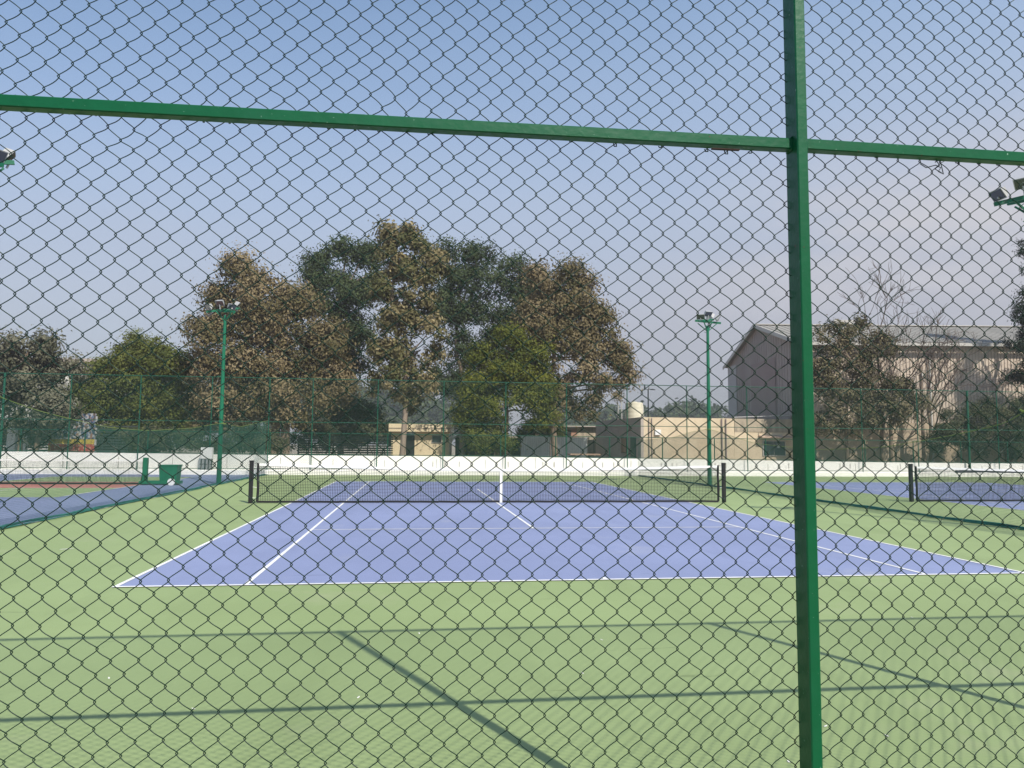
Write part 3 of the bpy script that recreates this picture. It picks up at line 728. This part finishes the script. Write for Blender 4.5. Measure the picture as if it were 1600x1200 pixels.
tree('broadleaf_tree', 'mid-height brownish tree just right of the thick fence post, before the hangar', [1392, 1330],
     [(1345, 512, 36, 20), (1300, 525, 32, 22), (1375, 540, 30, 24), (1325, 555, 46, 30), (1290, 585, 32, 30), (1355, 590, 42, 30), (1400, 610, 36, 26), (1320, 622, 46, 30), (1370, 640, 40, 24), (1428, 630, 22, 20), (1295, 655, 34, 26), (1408, 655, 26, 14), (1345, 668, 26, 18)], 25, 21000, .19, leafmat('dull_brown_leaves', [(0.040, 0.048, 0.022), (0.092, 0.087, 0.042), (0.176, 0.147, 0.085), (0.279, 0.233, 0.147)]), 9, .5, .62, .15, extra=140)
tree('bush', 'dense dusty green bush behind the right-hand net, before the pale hangar wall', [1570, 1600],
     [(1500, 655, 32, 24), (1545, 652, 38, 26), (1595, 655, 38, 28), (1475, 690, 28, 22), (1530, 688, 50, 26), (1590, 695, 50, 28), (1640, 670, 40, 40)], 24, 52000, .12, bushm, 10, .45, .9, .1, cat='bush')
tree('conifer', 'tall dark conifer cut off by the right edge, above the hangar eave', [1655],
     [(1630, 330, 22, 30), (1618, 385, 32, 14), (1630, 420, 44, 16), (1602, 455, 20, 9), (1620, 480, 46, 18), (1598, 500, 22, 9), (1625, 530, 48, 22), (1602, 545, 24, 9), (1622, 590, 48, 30), (1650, 640, 60, 30)], 23.5, 30000, .17, coni, 12, .45, .8, .25, droop=.3, aspect=.3)

def bare(label, px, Y, h, seed, r, lean=0, depth=5):
    rs = np.random.default_rng(seed); base = P(px, 700, Y); base[2] = 0
    t = thing('bare_tree', label, 'tree', base, 'trees beyond the white wall'); tr, br = MB(), MB()
    def grow(b_, p, d, Lg, r_, lv):
        e = p+d*Lg; pts = limb(b_, p, e, r_, r_*.6, rs, 5, .05)
        if lv == 0: return
        for k in range(rs.integers(2, 5) if lv < depth else 5):
            ax = rs.normal(size=3); nd = d*1.0+ax*.48; nd[2] += .18; nd /= np.linalg.norm(nd)
            s = pts[rs.integers(2, 5)]
            grow(br, s, nd, Lg*rs.uniform(.55, .78), max(r_*.5, .013), lv-1)
    q = base.copy(); grow(tr, q, np.array([lean, 0, 1.]), h*.46, r, depth)
    tr.build('trunk', m_bark, t); br.build('branch', m_twig, t); return t
bare('leafless tree rising above the hangar roof beside the brownish tree', 1382, 26.5, 12.6, 22, .15)
bare('smaller leafless tree before the pale corrugated hangar wall', 1450, 25.3, 8.6, 33, .12, .03)

# hazy wood far behind: nobody could count it
def far_wood(px0, px1, ytop, Y, n, seed, lm):
    rs = np.random.default_rng(seed); bl = []
    x = px0
    while x < px1:
        bl.append((x, ytop(x)+22+rs.uniform(-5, 5), rs.uniform(14, 26), rs.uniform(16, 28))); x += rs.uniform(12, 20)
    x = px0
    while x < px1:
        bl.append((x, ytop(x)+52, 26, 30)); x += 24
    return crown(bl, Y, n, Y*.0055, rs, Y*.009, .05, .7, 0., .8)[:3]
parts = [far_wood(520, 720, lambda x: 612+10*math.sin(x*.04), 230, 26000, 1, olive), far_wood(880, 1000, lambda x: 640+6*math.sin(x*.09), 230, 14000, 2, olive), far_wood(1000, 1135, lambda x: 640-14*math.exp(-((x-1085)/30.)**2)+4*math.sin(x*.2), 230, 15000, 3, olive), far_wood(-120, 560, lambda x: 600, 230, 30000, 4, olive), far_wood(1150, 1700, lambda x: 640, 230, 14000, 5, olive)]
V = np.concatenate([p[0] for p in parts]); F = np.arange(len(V)).reshape(-1, 4); cv = np.concatenate([p[2] for p in parts])
o = npmesh('distant_wood', V, F, dark, None, False, attr=cv); o['kind'] = 'stuff'
# undergrowth along the foot of the wall trees
def shrub(label, px, py, rx, ry, Y, n, lm, seed, ls=.14):
    rs = np.random.default_rng(seed); V, F, cv = crown([(px, py, rx, ry), (px+rx*.5, py+ry*.3, rx*.6, ry*.7), (px-rx*.5, py+ry*.3, rx*.6, ry*.7)], Y, n, ls, rs, .4, 1.2)[:3]
    b0 = P(px, py, Y); b0[2] = 0; t = thing('shrub', label, 'shrub', b0, 'shrubs beyond the white wall')
    b = MB()
    for k in range(5): limb(b, b0+np.array([rs.normal(0, .1), 0, 0]), P(px+rs.normal(0, rx*.4), py, Y), .04, .015, rs, 5, .05)
    b.build('stem', m_bark, t); npmesh('foliage', V, F, lm, t, False, attr=cv)
shrub('brownish-green shrub under the yellow-green tree behind the wall', 768, 684, 42, 26, 26, 8000, olive, 41)
shrub('dark shrub at the foot of the big brown tree, left of the slatted fence', 395, 685, 50, 26, 27, 9000, bushm, 42)
shrub('grey-green shrub left of the dark tall tree trunk behind slatted fence', 590, 672, 38, 30, 44, 8000, bushm, 43, .2)
shrub('low dark shrub behind the slatted railing, right of the colourful hoarding', 175, 692, 60, 20, 33, 9000, bushm, 45)
shrub('dusty shrub behind the two pale gate pillars at the far left', 15, 680, 60, 28, 33.5, 9000, greyol, 46)
shrub('shaded shrub behind the slatted fence between brown and dark trees', 505, 676, 50, 32, 36, 12000, bushm, 47)
shrub('olive shrub between the yellow-green tree and the brick house', 845, 668, 34, 26, 36, 9000, olive, 48)
shrub('dark shrub under the rounded olive tree behind the divider net', 265, 690, 75, 22, 28, 9000, bushm, 44)

# ------------------------------------------------------------------ hangar
def prism_poly(b, poly, y0, y1):
    n = len(poly); V = [(x, y0, z) for x, z in poly]+[(x, y1, z) for x, z in poly]
    b.add(V, [tuple(range(n)), tuple(range(2*n-1, n-1, -1))]+[(i, n+i, n+(i+1) % n, (i+1) % n) for i in range(n)])
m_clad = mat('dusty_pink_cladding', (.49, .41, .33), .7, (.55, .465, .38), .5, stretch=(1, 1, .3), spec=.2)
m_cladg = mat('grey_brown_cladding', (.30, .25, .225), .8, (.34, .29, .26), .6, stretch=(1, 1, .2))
m_cladd = mat('brown_door_sheet', (.25, .195, .18), .8, (.28, .22, .20), .6)
m_cladl = mat('light_grey_sheet', (.40, .38, .37), .8)
m_roof = mat('grey_sheet_roof', (.215, .205, .18), .75, (.27, .255, .225), .7, stretch=(1, .2, .2))
m_trim = mat('pale_trim', (.46, .44, .40), .6)
m_plaster = mat('beige_plaster', (.46, .37, .26), .9, (.38, .31, .23), .6, stretch=(1, 1, .5))
HC = FR(19.9, 52.0)
hg = thing('hangar', 'long pinkish corrugated hangar with grey pitched roof, partly behind the thick fence post', 'hangar', HC, local=True, rz=-YAW)
EZ, RZ, HW, HL = 8.9, 11.35, 17.0, 48.0; PZ = 3.35
def corr(b, x0, x1, y, z0, z1, pitch=.22, d=.04, axis='x'):
    prof = []; x = x0
    while x < x1:
        for dx, dy in ((0, 0), (.62, 0), (.72, d), (.90, d), (1.0, 0)): 
            if x+dx*pitch <= x1: prof.append((x+dx*pitch, dy))
        x += pitch
    n = len(prof)
    if axis == 'x': V = [(u, y+v, z0) for u, v in prof]+[(u, y+v, z1) for u, v in prof]; F = [(i, i+1, n+i+1, n+i) for i in range(n-1)]
    b.add(V, F)
b = MB(); corr(b, 0.0, HL, 0.0, PZ, EZ); b.box(0, HL, .06, .25, PZ, EZ); b.build('corrugated_wall', m_clad, hg)
b = MB(); b.box(0, HL, -.06, .25, 0, PZ-.005); b.build('plinth_wall', m_plaster, hg)
# gable end (faces -x)
b = MB(); n = 60
ys = np.linspace(.26, HW, n)
gz = lambda y: RZ-(RZ-EZ)*abs(y-HW*.5)/(HW*.5)
V = [(0, y, 0) for y in ys]+[(0, y, gz(y)-.02) for y in ys]+[(.15, y, 0) for y in ys]+[(.15, y, gz(y)-.02) for y in ys]
F = [(i, n+i, n+i+1, i+1) for i in range(n-1)]+[(2*n+i, 2*n+i+1, 3*n+i+1, 3*n+i) for i in range(n-1)]
b.add(V, F)
for y in np.arange(.5, HW-.3, .55): b.box(-.03, -.002, y, y+.08, .2, gz(y)-.1)
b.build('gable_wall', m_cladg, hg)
MB().box(-.05, -.032, 4.6, 10.4, 0, 8.4).build('large_door', m_cladd, hg)
MB().box(-.06, -.034, 14.4, 16.95, 0, gz(16.9)-.05).build('pale_panel', m_cladl, hg)
b = MB(); ov = .45
for s, (ya, za, yb, zb) in enumerate(((-ov, EZ-(RZ-EZ)*ov/(HW/2)+.08, HW/2, RZ+.08), (HW/2, RZ+.08, HW+ov, EZ-(RZ-EZ)*ov/(HW/2)+.08))):
    xs_ = np.arange(-.3, HL+.3, .5); 
    V = []; 
    for i, x in enumerate(xs_): V += [(x, ya, za), (x, yb, zb), (x+.05, ya, za+.05), (x+.05, yb, zb+.05)]
    m_ = len(V)//2; F = []
    for i in range(0, m_-1): F.append((2*i, 2*i+2, 2*i+3, 2*i+1))
    b.add(V, F)
b.build('roof', m_roof, hg)
b = MB(); b.box(-.32, HL+.3, -.62, -.46, EZ-.26, EZ-.06); b.build('gutter', m_trim, hg)
b = MB()
for (ya, za, yb, zb) in ((-ov, EZ-.05, HW/2, RZ+.05), (HW/2, RZ+.05, HW+ov, EZ-.05)): b.beam((-.36, ya, za), (-.36, yb, zb), .06, .28)
b.build('verge_trim', m_trim, hg)
b = MB(); b.box(-.3, HL, HW/2-.25, HW/2+.25, RZ+.12, RZ+.18); b.build('ridge_cap', m_trim, hg)
for x in (9.0, 23.0): MB().tube([(x, -.14, .2), (x, -.14, EZ-.3)], .075, 8).build('downpipe', m_trim, hg)
MB().box(6.0, 7.6, HW/2-.5, HW/2+.4, RZ+.18, RZ+.5).build('roof_vent', m_trim, hg)
# lamp/utility post in front of it
q = P(1443, 700, 26); q[2] = 0
t = thing('utility_pole', 'weathered grey-brown pole before the hangar wall, beside the white downpipe', 'pole', q)
MB().tube([(q[0], q[1], 0), (q[0], q[1], 7.2)], [.13, .09], 10).build('shaft', m_barkpale, t)
MB().box(q[0]-.35, q[0]+.35, q[1]-.14, q[1]-.09, 6.6, 6.7).build('crossbar', m_barkpale, t)
MB().box(q[0]-.06, q[0]+.06, q[1]-.2, q[1]-.145, 6.45, 6.7).build('insulator', m_trim, t)

# ------------------------------------------------------------------ low yellow building on the right
m_yel = mat('cream_plaster', (.64, .53, .37), .9, (.54, .43, .29), .8, stretch=(1, 1, .4), bump=.3, bscale=10)
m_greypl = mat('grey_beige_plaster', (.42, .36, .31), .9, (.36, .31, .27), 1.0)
m_stain = mat('rain_stained_plaster', (.20, .175, .14), .95, (.50, .41, .29), 1.6, contrast=(.3, .7), stretch=(2.5, 1, .5))
m_win = mat('dark_window_glass', (.03, .045, .045), .15, spec=.7)
m_awn = mat('tiled_awning', (.36, .25, .18), .8, (.44, .34, .26), 8)
BC = FR(8.75, 50.0)
yb = thing('low_building', 'low flat-roofed cream building with pipes and a barred window, right of the water tank', 'building', BC, local=True, rz=math.radians(3.6))
BH = 3.52; BL = 11.6; BD = 10.
b = MB(); b.box(.0, BL*.56, 0, .25, 0, BH); b.build('wall', m_yel, yb)
b = MB(); b.box(BL*.56+.002, BL, -.02, .25, 0, BH-.9); b.build('wall', m_yel, yb)
b = MB(); b.box(BL*.56, BL+.1, -.05, .25, BH-.9+.003, BH); b.build('stained_parapet', m_stain, yb)
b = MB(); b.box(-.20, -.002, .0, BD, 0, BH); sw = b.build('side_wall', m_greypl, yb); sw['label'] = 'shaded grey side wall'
MB().box(.0, BL, .26, BD, BH-.4, BH-.2).build('roof_slab', m_greypl, yb)
MB().box(BL, BL+.2, .26, BD, 0, BH).build('wall', m_yel, yb)
w_ = MB().box(BL*.735, BL*.735+1.7, -.09, -.022, 1.0, 2.05).build('window', m_trim, yb)
for k in (0, 1): MB().box(BL*.735+.07+k*.8, BL*.735+.81+k*.79, -.105, -.092, 1.06, 1.99).build('pane', m_win, w_)
b = MB()
for k in range(7): b.box(BL*.735+.1+k*.25, BL*.735+.12+k*.25, -.125, -.107, 1.04, 2.0)
b.build('window_bar', m_black, w_)
MB().box(BL*.735+1.05, BL*.735+1.25, -.112, -.106, 1.55, 1.85).build('paper_notice', m_tape, w_)
b = MB(); V = [(BL*.71, -.55, 2.28), (BL*.91, -.55, 2.28), (BL*.91, -.03, 2.42), (BL*.71, -.03, 2.42), (BL*.71, -.55, 2.22), (BL*.91, -.55, 2.22), (BL*.91, -.03, 2.34), (BL*.71, -.03, 2.34)]
b.add(V, [(0, 1, 2, 3), (7, 6, 5, 4), (0, 4, 5, 1), (1, 5, 6, 2), (2, 6, 7, 3), (3, 7, 4, 0)]); b.build('awning', m_awn, yb)
for x in (.35, .55, 5.55, 5.85): MB().tube([(x, -.07, .1), (x, -.07, BH-.05)], .05 if x > 1 else .03, 6).build('downpipe', m_cladd, yb)
MB().box(.75, 1.15, -.16, -.002, 2.35, 2.7).build('meter_box', m_tape, yb)
MB().beam((6.6, .9, BH+.10), (BL+.4, .9, BH+.34), 1.4, .06, (0, 0, 1)).build('roof_sheet', m_cladl, yb)
w_ = MB().box(-.26, -.202, 2.6, 3.8, 1.1, 2.2).build('window', m_black, yb); MB().box(-.28, -.262, 2.68, 3.72, 1.16, 2.14).build('pane', m_win, w_)
MB().box(-.25, -.202, .9, 1.9, .1, 2.2).build('door', m_farframe, yb)
def bl(px, py, dd): # point on building-aligned depth
    d = ray(px, py); return CAM+d*dd/(d@_f)
# water tank on the roof
wt0 = bl(991, 655, 53.5)
m_tank = mat('cream_tank_plastic', (.66, .62, .48), .6, (.58, .54, .42), 3)
wt = thing('water_tank', 'cream cylindrical water tank standing on the roof corner of the low building', 'water tank', (wt0[0], wt0[1], BH-.2))
zz = np.linspace(BH-.2, BH+1.15, 40); rr_ = .62+.006*np.sin(zz*22); rr_[-1] = .56
MB().tube([(wt0[0], wt0[1], z) for z in zz], rr_, 20).build('tank', m_tank, wt)
MB().tube([(wt0[0], wt0[1], BH+1.15), (wt0[0], wt0[1], BH+1.22)], .22, 12).build('lid', m_tank, wt)
MB().tube([(wt0[0]+.66, wt0[1], BH-.2), (wt0[0]+.66, wt0[1], BH+.9), (wt0[0]+.5, wt0[1], BH+.95)], .03, 6).build('pipe', m_trim, wt)
for i, (px, h) in enumerate(((965, 1.3), (972, 1.55))):
    q = bl(px, 655, 56)
    t = MB().tube([(0, 0, -.4), (.06*(1-2*i), 0, h)], .035, 6); t.tube([(.05*(1-2*i), 0, h*.8), (.05*(1-2*i)+.16, 0, h*.86)], .02, 5)
    o = t.build('rooftop_pipe', m_trim); o.location = (q[0], q[1], BH-.1)
    tag(o, ['shorter thin white pipe left of the water tank, farther from it', 'thin white pipe right next to the water tank on its left'][i], 'pipe', 'thin pipes beside the water tank')
# dark house left of it
q = bl(870, 700, 58)
m_brick = mat('brick_wall', (.30, .15, .10), .9, (.36, .22, .15), 9)
hs = thing('brick_house', 'half-hidden brick and plaster house behind the white sheet fence under the brown tree', 'house', FR(1.9, 60), local=True, rz=math.radians(3))
MB().box(0, 3.4, 0, .3, 0, 3.0).build('brick_wall', m_brick, hs)
MB().box(3.402, 6.4, .01, .3, 0, 3.1).build('plaster_wall', m_stain, hs)
MB().box(-.3, 6.7, -.4, 3, 3.102, 3.25).build('roof', m_greypl, hs)
w_ = MB().box(1.9, 2.9, -.06, -.002, 1.0, 2.8).build('door', m_black, hs)
MB().box(0, .25, .31, 3.0, 0, 3.0).build('side_wall', m_brick, hs); MB().box(6.15, 6.4, .31, 3.0, 0, 3.1).build('side_wall', m_stain, hs)
# white sheet fence
sf = thing('sheet_metal_fence', 'white corrugated sheet fence behind the wall under the brown tree', 'fence', FR(.7, 54), local=True, rz=math.radians(3))
m_wsheet = mat('white_sheet', (.60, .62, .60), .6, (.50, .53, .52), 2, stretch=(3, 1, .4))
b = MB(); corr(b, 0, 2.1, 0, .1, 2.25, .16, .03); corr(b, 2.15, 4.9, .02, .1, 2.2, .16, .03); b.build('sheet', m_wsheet, sf)
for x in (0, 2.1, 4.9): MB().box(x-.04, x+.04, .07, .15, 0, 2.3).build('post', m_greypl, sf)
# cart
q = bl(912, 716, 47); 
ct = thing('wooden_cart', 'low wooden cart with dark wheels parked before the white sheet fence', 'cart', (q[0], q[1], 0))
m_wood = mat('weathered_wood', (.26, .17, .11), .9, (.34, .24, .16), 5, stretch=(.3, 1, 3))
b = MB().box(q[0]-.95, q[0]+.95, q[1]-.5, q[1]+.5, 1.02, 1.1); bed = b.build('cart_bed', m_wood, ct)
for yy in (q[1]-.5, q[1]+.46): MB().box(q[0]-.95, q[0]+.95, yy, yy+.04, 1.102, 1.28).build('side_board', m_wood, bed)
for dx in (-.6, .6):
    for yy in (q[1]-.58, q[1]+.52):
        wl = MB().tube([(q[0]+dx, yy, .5), (q[0]+dx, yy+.05, .5)], .5, 20).build('wheel', m_black, ct)
        MB().tube([(q[0]+dx, yy-.02, .5), (q[0]+dx, yy+.07, .5)], .2, 10).build('hub', m_steel, wl)
for dx in (-.6, .6): MB().box(q[0]+dx-.04, q[0]+dx+.04, q[1]-.5, q[1]+.5, .46, 1.02).build('axle_frame', m_wood, ct)
# street lamp
q = bl(1013, 650, 75)
sl = thing('street_lamp', 'thin dark street lamp with a short flat arm rising behind the low cream building', 'street lamp', (q[0], q[1], 0))
MB().tube([(q[0], q[1], 0), (q[0], q[1], 7.3)], [.09, .06], 8).build('pole', m_black, sl)
MB().tube([(q[0]-.35, q[1], 7.25), (q[0]+.55, q[1], 7.3)], .035, 6).build('arm', m_black, sl)
MB().box(q[0]+.25, q[0]+.72, q[1]-.08, q[1]+.08, 7.2, 7.27).build('lamp_head', m_black, sl)
MB().box(q[0]-.42, q[0]-.3, q[1]-.06, q[1]+.06, 7.2, 7.75).build('camera_box', m_black, sl)

# ------------------------------------------------------------------ small yellow building in the middle
m_yel2 = mat('yellow_plaster', (.66, .55, .35), .9, (.72, .61, .41), 1.2)
yh = thing('kiosk_building', 'small flat-roofed yellow building behind the pale trunk of the tallest tree', 'building', FR(-9.55, 60), local=True, rz=-.10)
MB().box(0, 1.15, 0, .25, 0, 2.6).build('wall', m_yel2, yh)
MB().box(1.85, 4.6, .0, .25, 0, 2.6).build('wall', m_yel2, yh)
MB().box(4.35, 4.6, .26, 4, 0, 2.6).build('wall', m_yel2, yh); MB().box(0, .25, .26, 4, 0, 2.6).build('wall', m_yel2, yh)
MB().box(1.16, 1.84, .06, .12, 0, 2.3).build('door', m_black, yh)
MB().box(-.15, 4.75, -.55, 4.2, 2.602, 3.25).build('parapet', m_yel2, yh)
MB().box(-.17, 4.77, -.57, -.552, 2.82, 2.90).build('parapet_band', m_stain, yh)
w_ = MB().box(3.2, 4.0, -.05, -.002, 1.7, 2.35).build('window', m_trim, yh); MB().box(3.26, 3.94, -.07, -.052, 1.76, 2.29).build('pane', m_win, w_)

# dark horizontal slatted fences
m_slat = mat('dark_slats', (.035, .045, .04), .7)
def slats(px0, px1, Y, z1, label, n):
    a = P(px0, 700, Y); c = P(px1, 700, Y); t = thing('slatted_fence', label, 'fence', (a[0], Y, 0))
    b = MB()
    for k in range(n): z = .5+(z1-.5)*k/(n-1); b.box(a[0], c[0], Y, Y+.03, z-.05, z+.05)
    b.build('slat_panel', m_slat, t)
    for x in np.arange(a[0], c[0], 2.4): MB().box(x-.05, x+.05, Y+.031, Y+.12, 0, z1+.08).build('post', m_slat, t)
slats(466, 614, 34, 2.1, 'dark horizontally slatted fence between the dark tree trunk and the yellow building', 11)
slats(-30, 215, 31, 2.6, 'dark slatted railing behind the wall at the left, around the colourful hoarding', 13)

# low dark structure under the yellow-green tree
ds = thing('shed', 'low dark open shed in the shade under the yellow-green tree', 'shed', FR(-4.6, 62), local=True, rz=-.05)
MB().box(0, 6.8, 0, 3, 2.2, 2.35).build('roof', m_greypl, ds)
MB().box(0, 6.8, 2.8, 3, 0, 2.2).build('back_wall', m_slat, ds)
for x in (.1, 2.2, 4.4, 6.6): MB().box(x, x+.12, .05, .17, 0, 2.2).build('post', m_slat, ds)

# ------------------------------------------------------------------ hoarding, gate pillars, pale building at left
def poster_mat():
    m = bpy.data.materials.new('faded_printed_hoarding'); m.use_nodes = True; t = m.node_tree; b = t.nodes['Principled BSDF']; b.inputs['Roughness'].default_value = .6
    tcn = t.nodes.new('ShaderNodeTexCoord'); v = t.nodes.new('ShaderNodeTexVoronoi'); v.inputs['Scale'].default_value = 7
    mpn = t.nodes.new('ShaderNodeMapping'); mpn.inputs['Scale'].default_value = (1.2, 1, 1)
    r = t.nodes.new('ShaderNodeValToRGB'); r.color_ramp.interpolation = 'CONSTANT'
    cs = [(.03, .05, .10), (.34, .34, .37), (.10, .07, .06), (.22, .12, .09), (.10, .14, .22), (.40, .38, .36), (.05, .05, .07)]
    while len(r.color_ramp.elements) < len(cs): r.color_ramp.elements.new(.5)
    for i, c in enumerate(cs): r.color_ramp.elements[i].position = i/len(cs); r.color_ramp.elements[i].color = (*c, 1)
    t.links.new(tcn.outputs['Object'], mpn.inputs[0]); t.links.new(mpn.outputs[0], v.inputs['Vector']); s = t.nodes.new('ShaderNodeSeparateColor'); t.links.new(v.outputs['Color'], s.inputs[0]); t.links.new(s.outputs[0], r.inputs[0]); t.links.new(r.outputs[0], b.inputs['Base Color'])
    return m
a = P(76, 700, 29); c = P(148, 700, 29)
hb = thing('hoarding', 'faded colourful printed board with red and yellow lower strip behind the left divider net', 'hoarding', (a[0], 29, 0))
MB().box(a[0]+.1, c[0]-.02, 29, 29.06, 1.75, 3.35).build('printed_panel', poster_mat(), hb)
m_ys = mat('yellow_strip', (.55, .42, .05), .7, (.35, .25, .05), 5); m_rs = mat('red_strip', (.34, .05, .04), .7, (.5, .35, .25), 7, contrast=(.55, .6))
MB().box(a[0]+.1, c[0]-.02, 28.98, 29.05, 1.45, 1.745).build('yellow_strip', m_ys, hb)
MB().box(a[0]+.1, c[0]-.02, 28.97, 29.05, .9, 1.445).build('red_strip', m_rs, hb)
m_rw = mat('red_white_paint', (.5, .05, .03), .6)
for j, x in enumerate((a[0], c[0])):
    b = MB(); b2 = MB()
    for k in range(9):
        (b if k % 2 else b2).box(x, x+.1, 28.9, 29.0, .3+k*.36, .3+(k+1)*.36)
    if j == 0: b.build('red_band_post', m_rw, hb); b2.build('yellow_band_post', m_ys, hb)
    else: b.build('post', m_steel, hb)
for i, (px, wd, lab) in enumerate(((16, .5, 'broad pale concrete gate pillar at the left edge behind the net'), (37, .26, 'narrow pale concrete pillar left of the colourful hoarding'))):
    q = P(px, 700, 30); t = thing('gate_pillar', lab, 'pillar', (q[0], 30, 0), 'pale gate pillars at the left')
    MB().bbox(q[0]-wd/2, q[0]+wd/2, 30, 30+wd, 0, 3.0-.2*i, .03).build('shaft', m_white, t)
    MB().box(q[0]-wd/2-.08, q[0]+wd/2+.08, 29.92, 30.08+wd, 3.002-.2*i, 3.14-.2*i).build('cap', m_white, t)
pb = thing('pale_building', 'pale upper storey of a building glimpsed through the dusty tree at far left', 'building', FR(-47, 66), local=True, rz=-.1)
m_pale = mat('pale_render', (.62, .60, .55), .9, (.54, .52, .48), 1)
MB().box(0, 10, 0, 8, 0, 8.6).build('wall', m_pale, pb)
MB().box(-.3, 10.3, -.3, 8.3, 8.602, 8.9).build('roof', m_greypl, pb)
for k in range(4):
    for z in (2.2, 5.6):
        w_ = MB().box(.9+k*2.4, 2.2+k*2.4, -.06, -.002, z, z+1.5).build('window', m_trim, pb); MB().box(1.0+k*2.4, 2.1+k*2.4, -.08, -.062, z+.1, z+1.4).build('pane', m_win, w_)
# dark roll added along the far-right kerb, standing in for tree shade
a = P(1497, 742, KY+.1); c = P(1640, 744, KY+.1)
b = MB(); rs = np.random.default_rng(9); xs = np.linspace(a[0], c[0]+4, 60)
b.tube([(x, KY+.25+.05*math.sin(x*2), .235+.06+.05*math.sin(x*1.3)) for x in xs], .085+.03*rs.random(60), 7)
tag(b.build('kerb_shade_roll', mat('kerb_shade_grey', (.045, .05, .055), .9), org=(a[0], KY+.2, .235)), 'dark roll added on the kerb at the far right in place of tree shade', 'shade strip')

# ------------------------------------------------------------------ haze
HZ = True
if HZ:
    b = MB(); b.box(-330, 560, -24, 330, -1, 30)
    m = bpy.data.materials.new('haze'); m.use_nodes = True; t = m.node_tree; t.nodes.clear()
    o_ = t.nodes.new('ShaderNodeOutputMaterial'); v = t.nodes.new('ShaderNodeVolumePrincipled'); v.inputs['Color'].default_value = (.93, .94, 1, 1)
    v.inputs['Density'].default_value = .0006; v.inputs['Anisotropy'].default_value = .0
    t.links.new(v.outputs[0], o_.inputs['Volume'])
    o = b.build('haze', m); o['kind'] = 'stuff'
for o in bpy.data.objects:
    if '_o' in o: del o['_o']
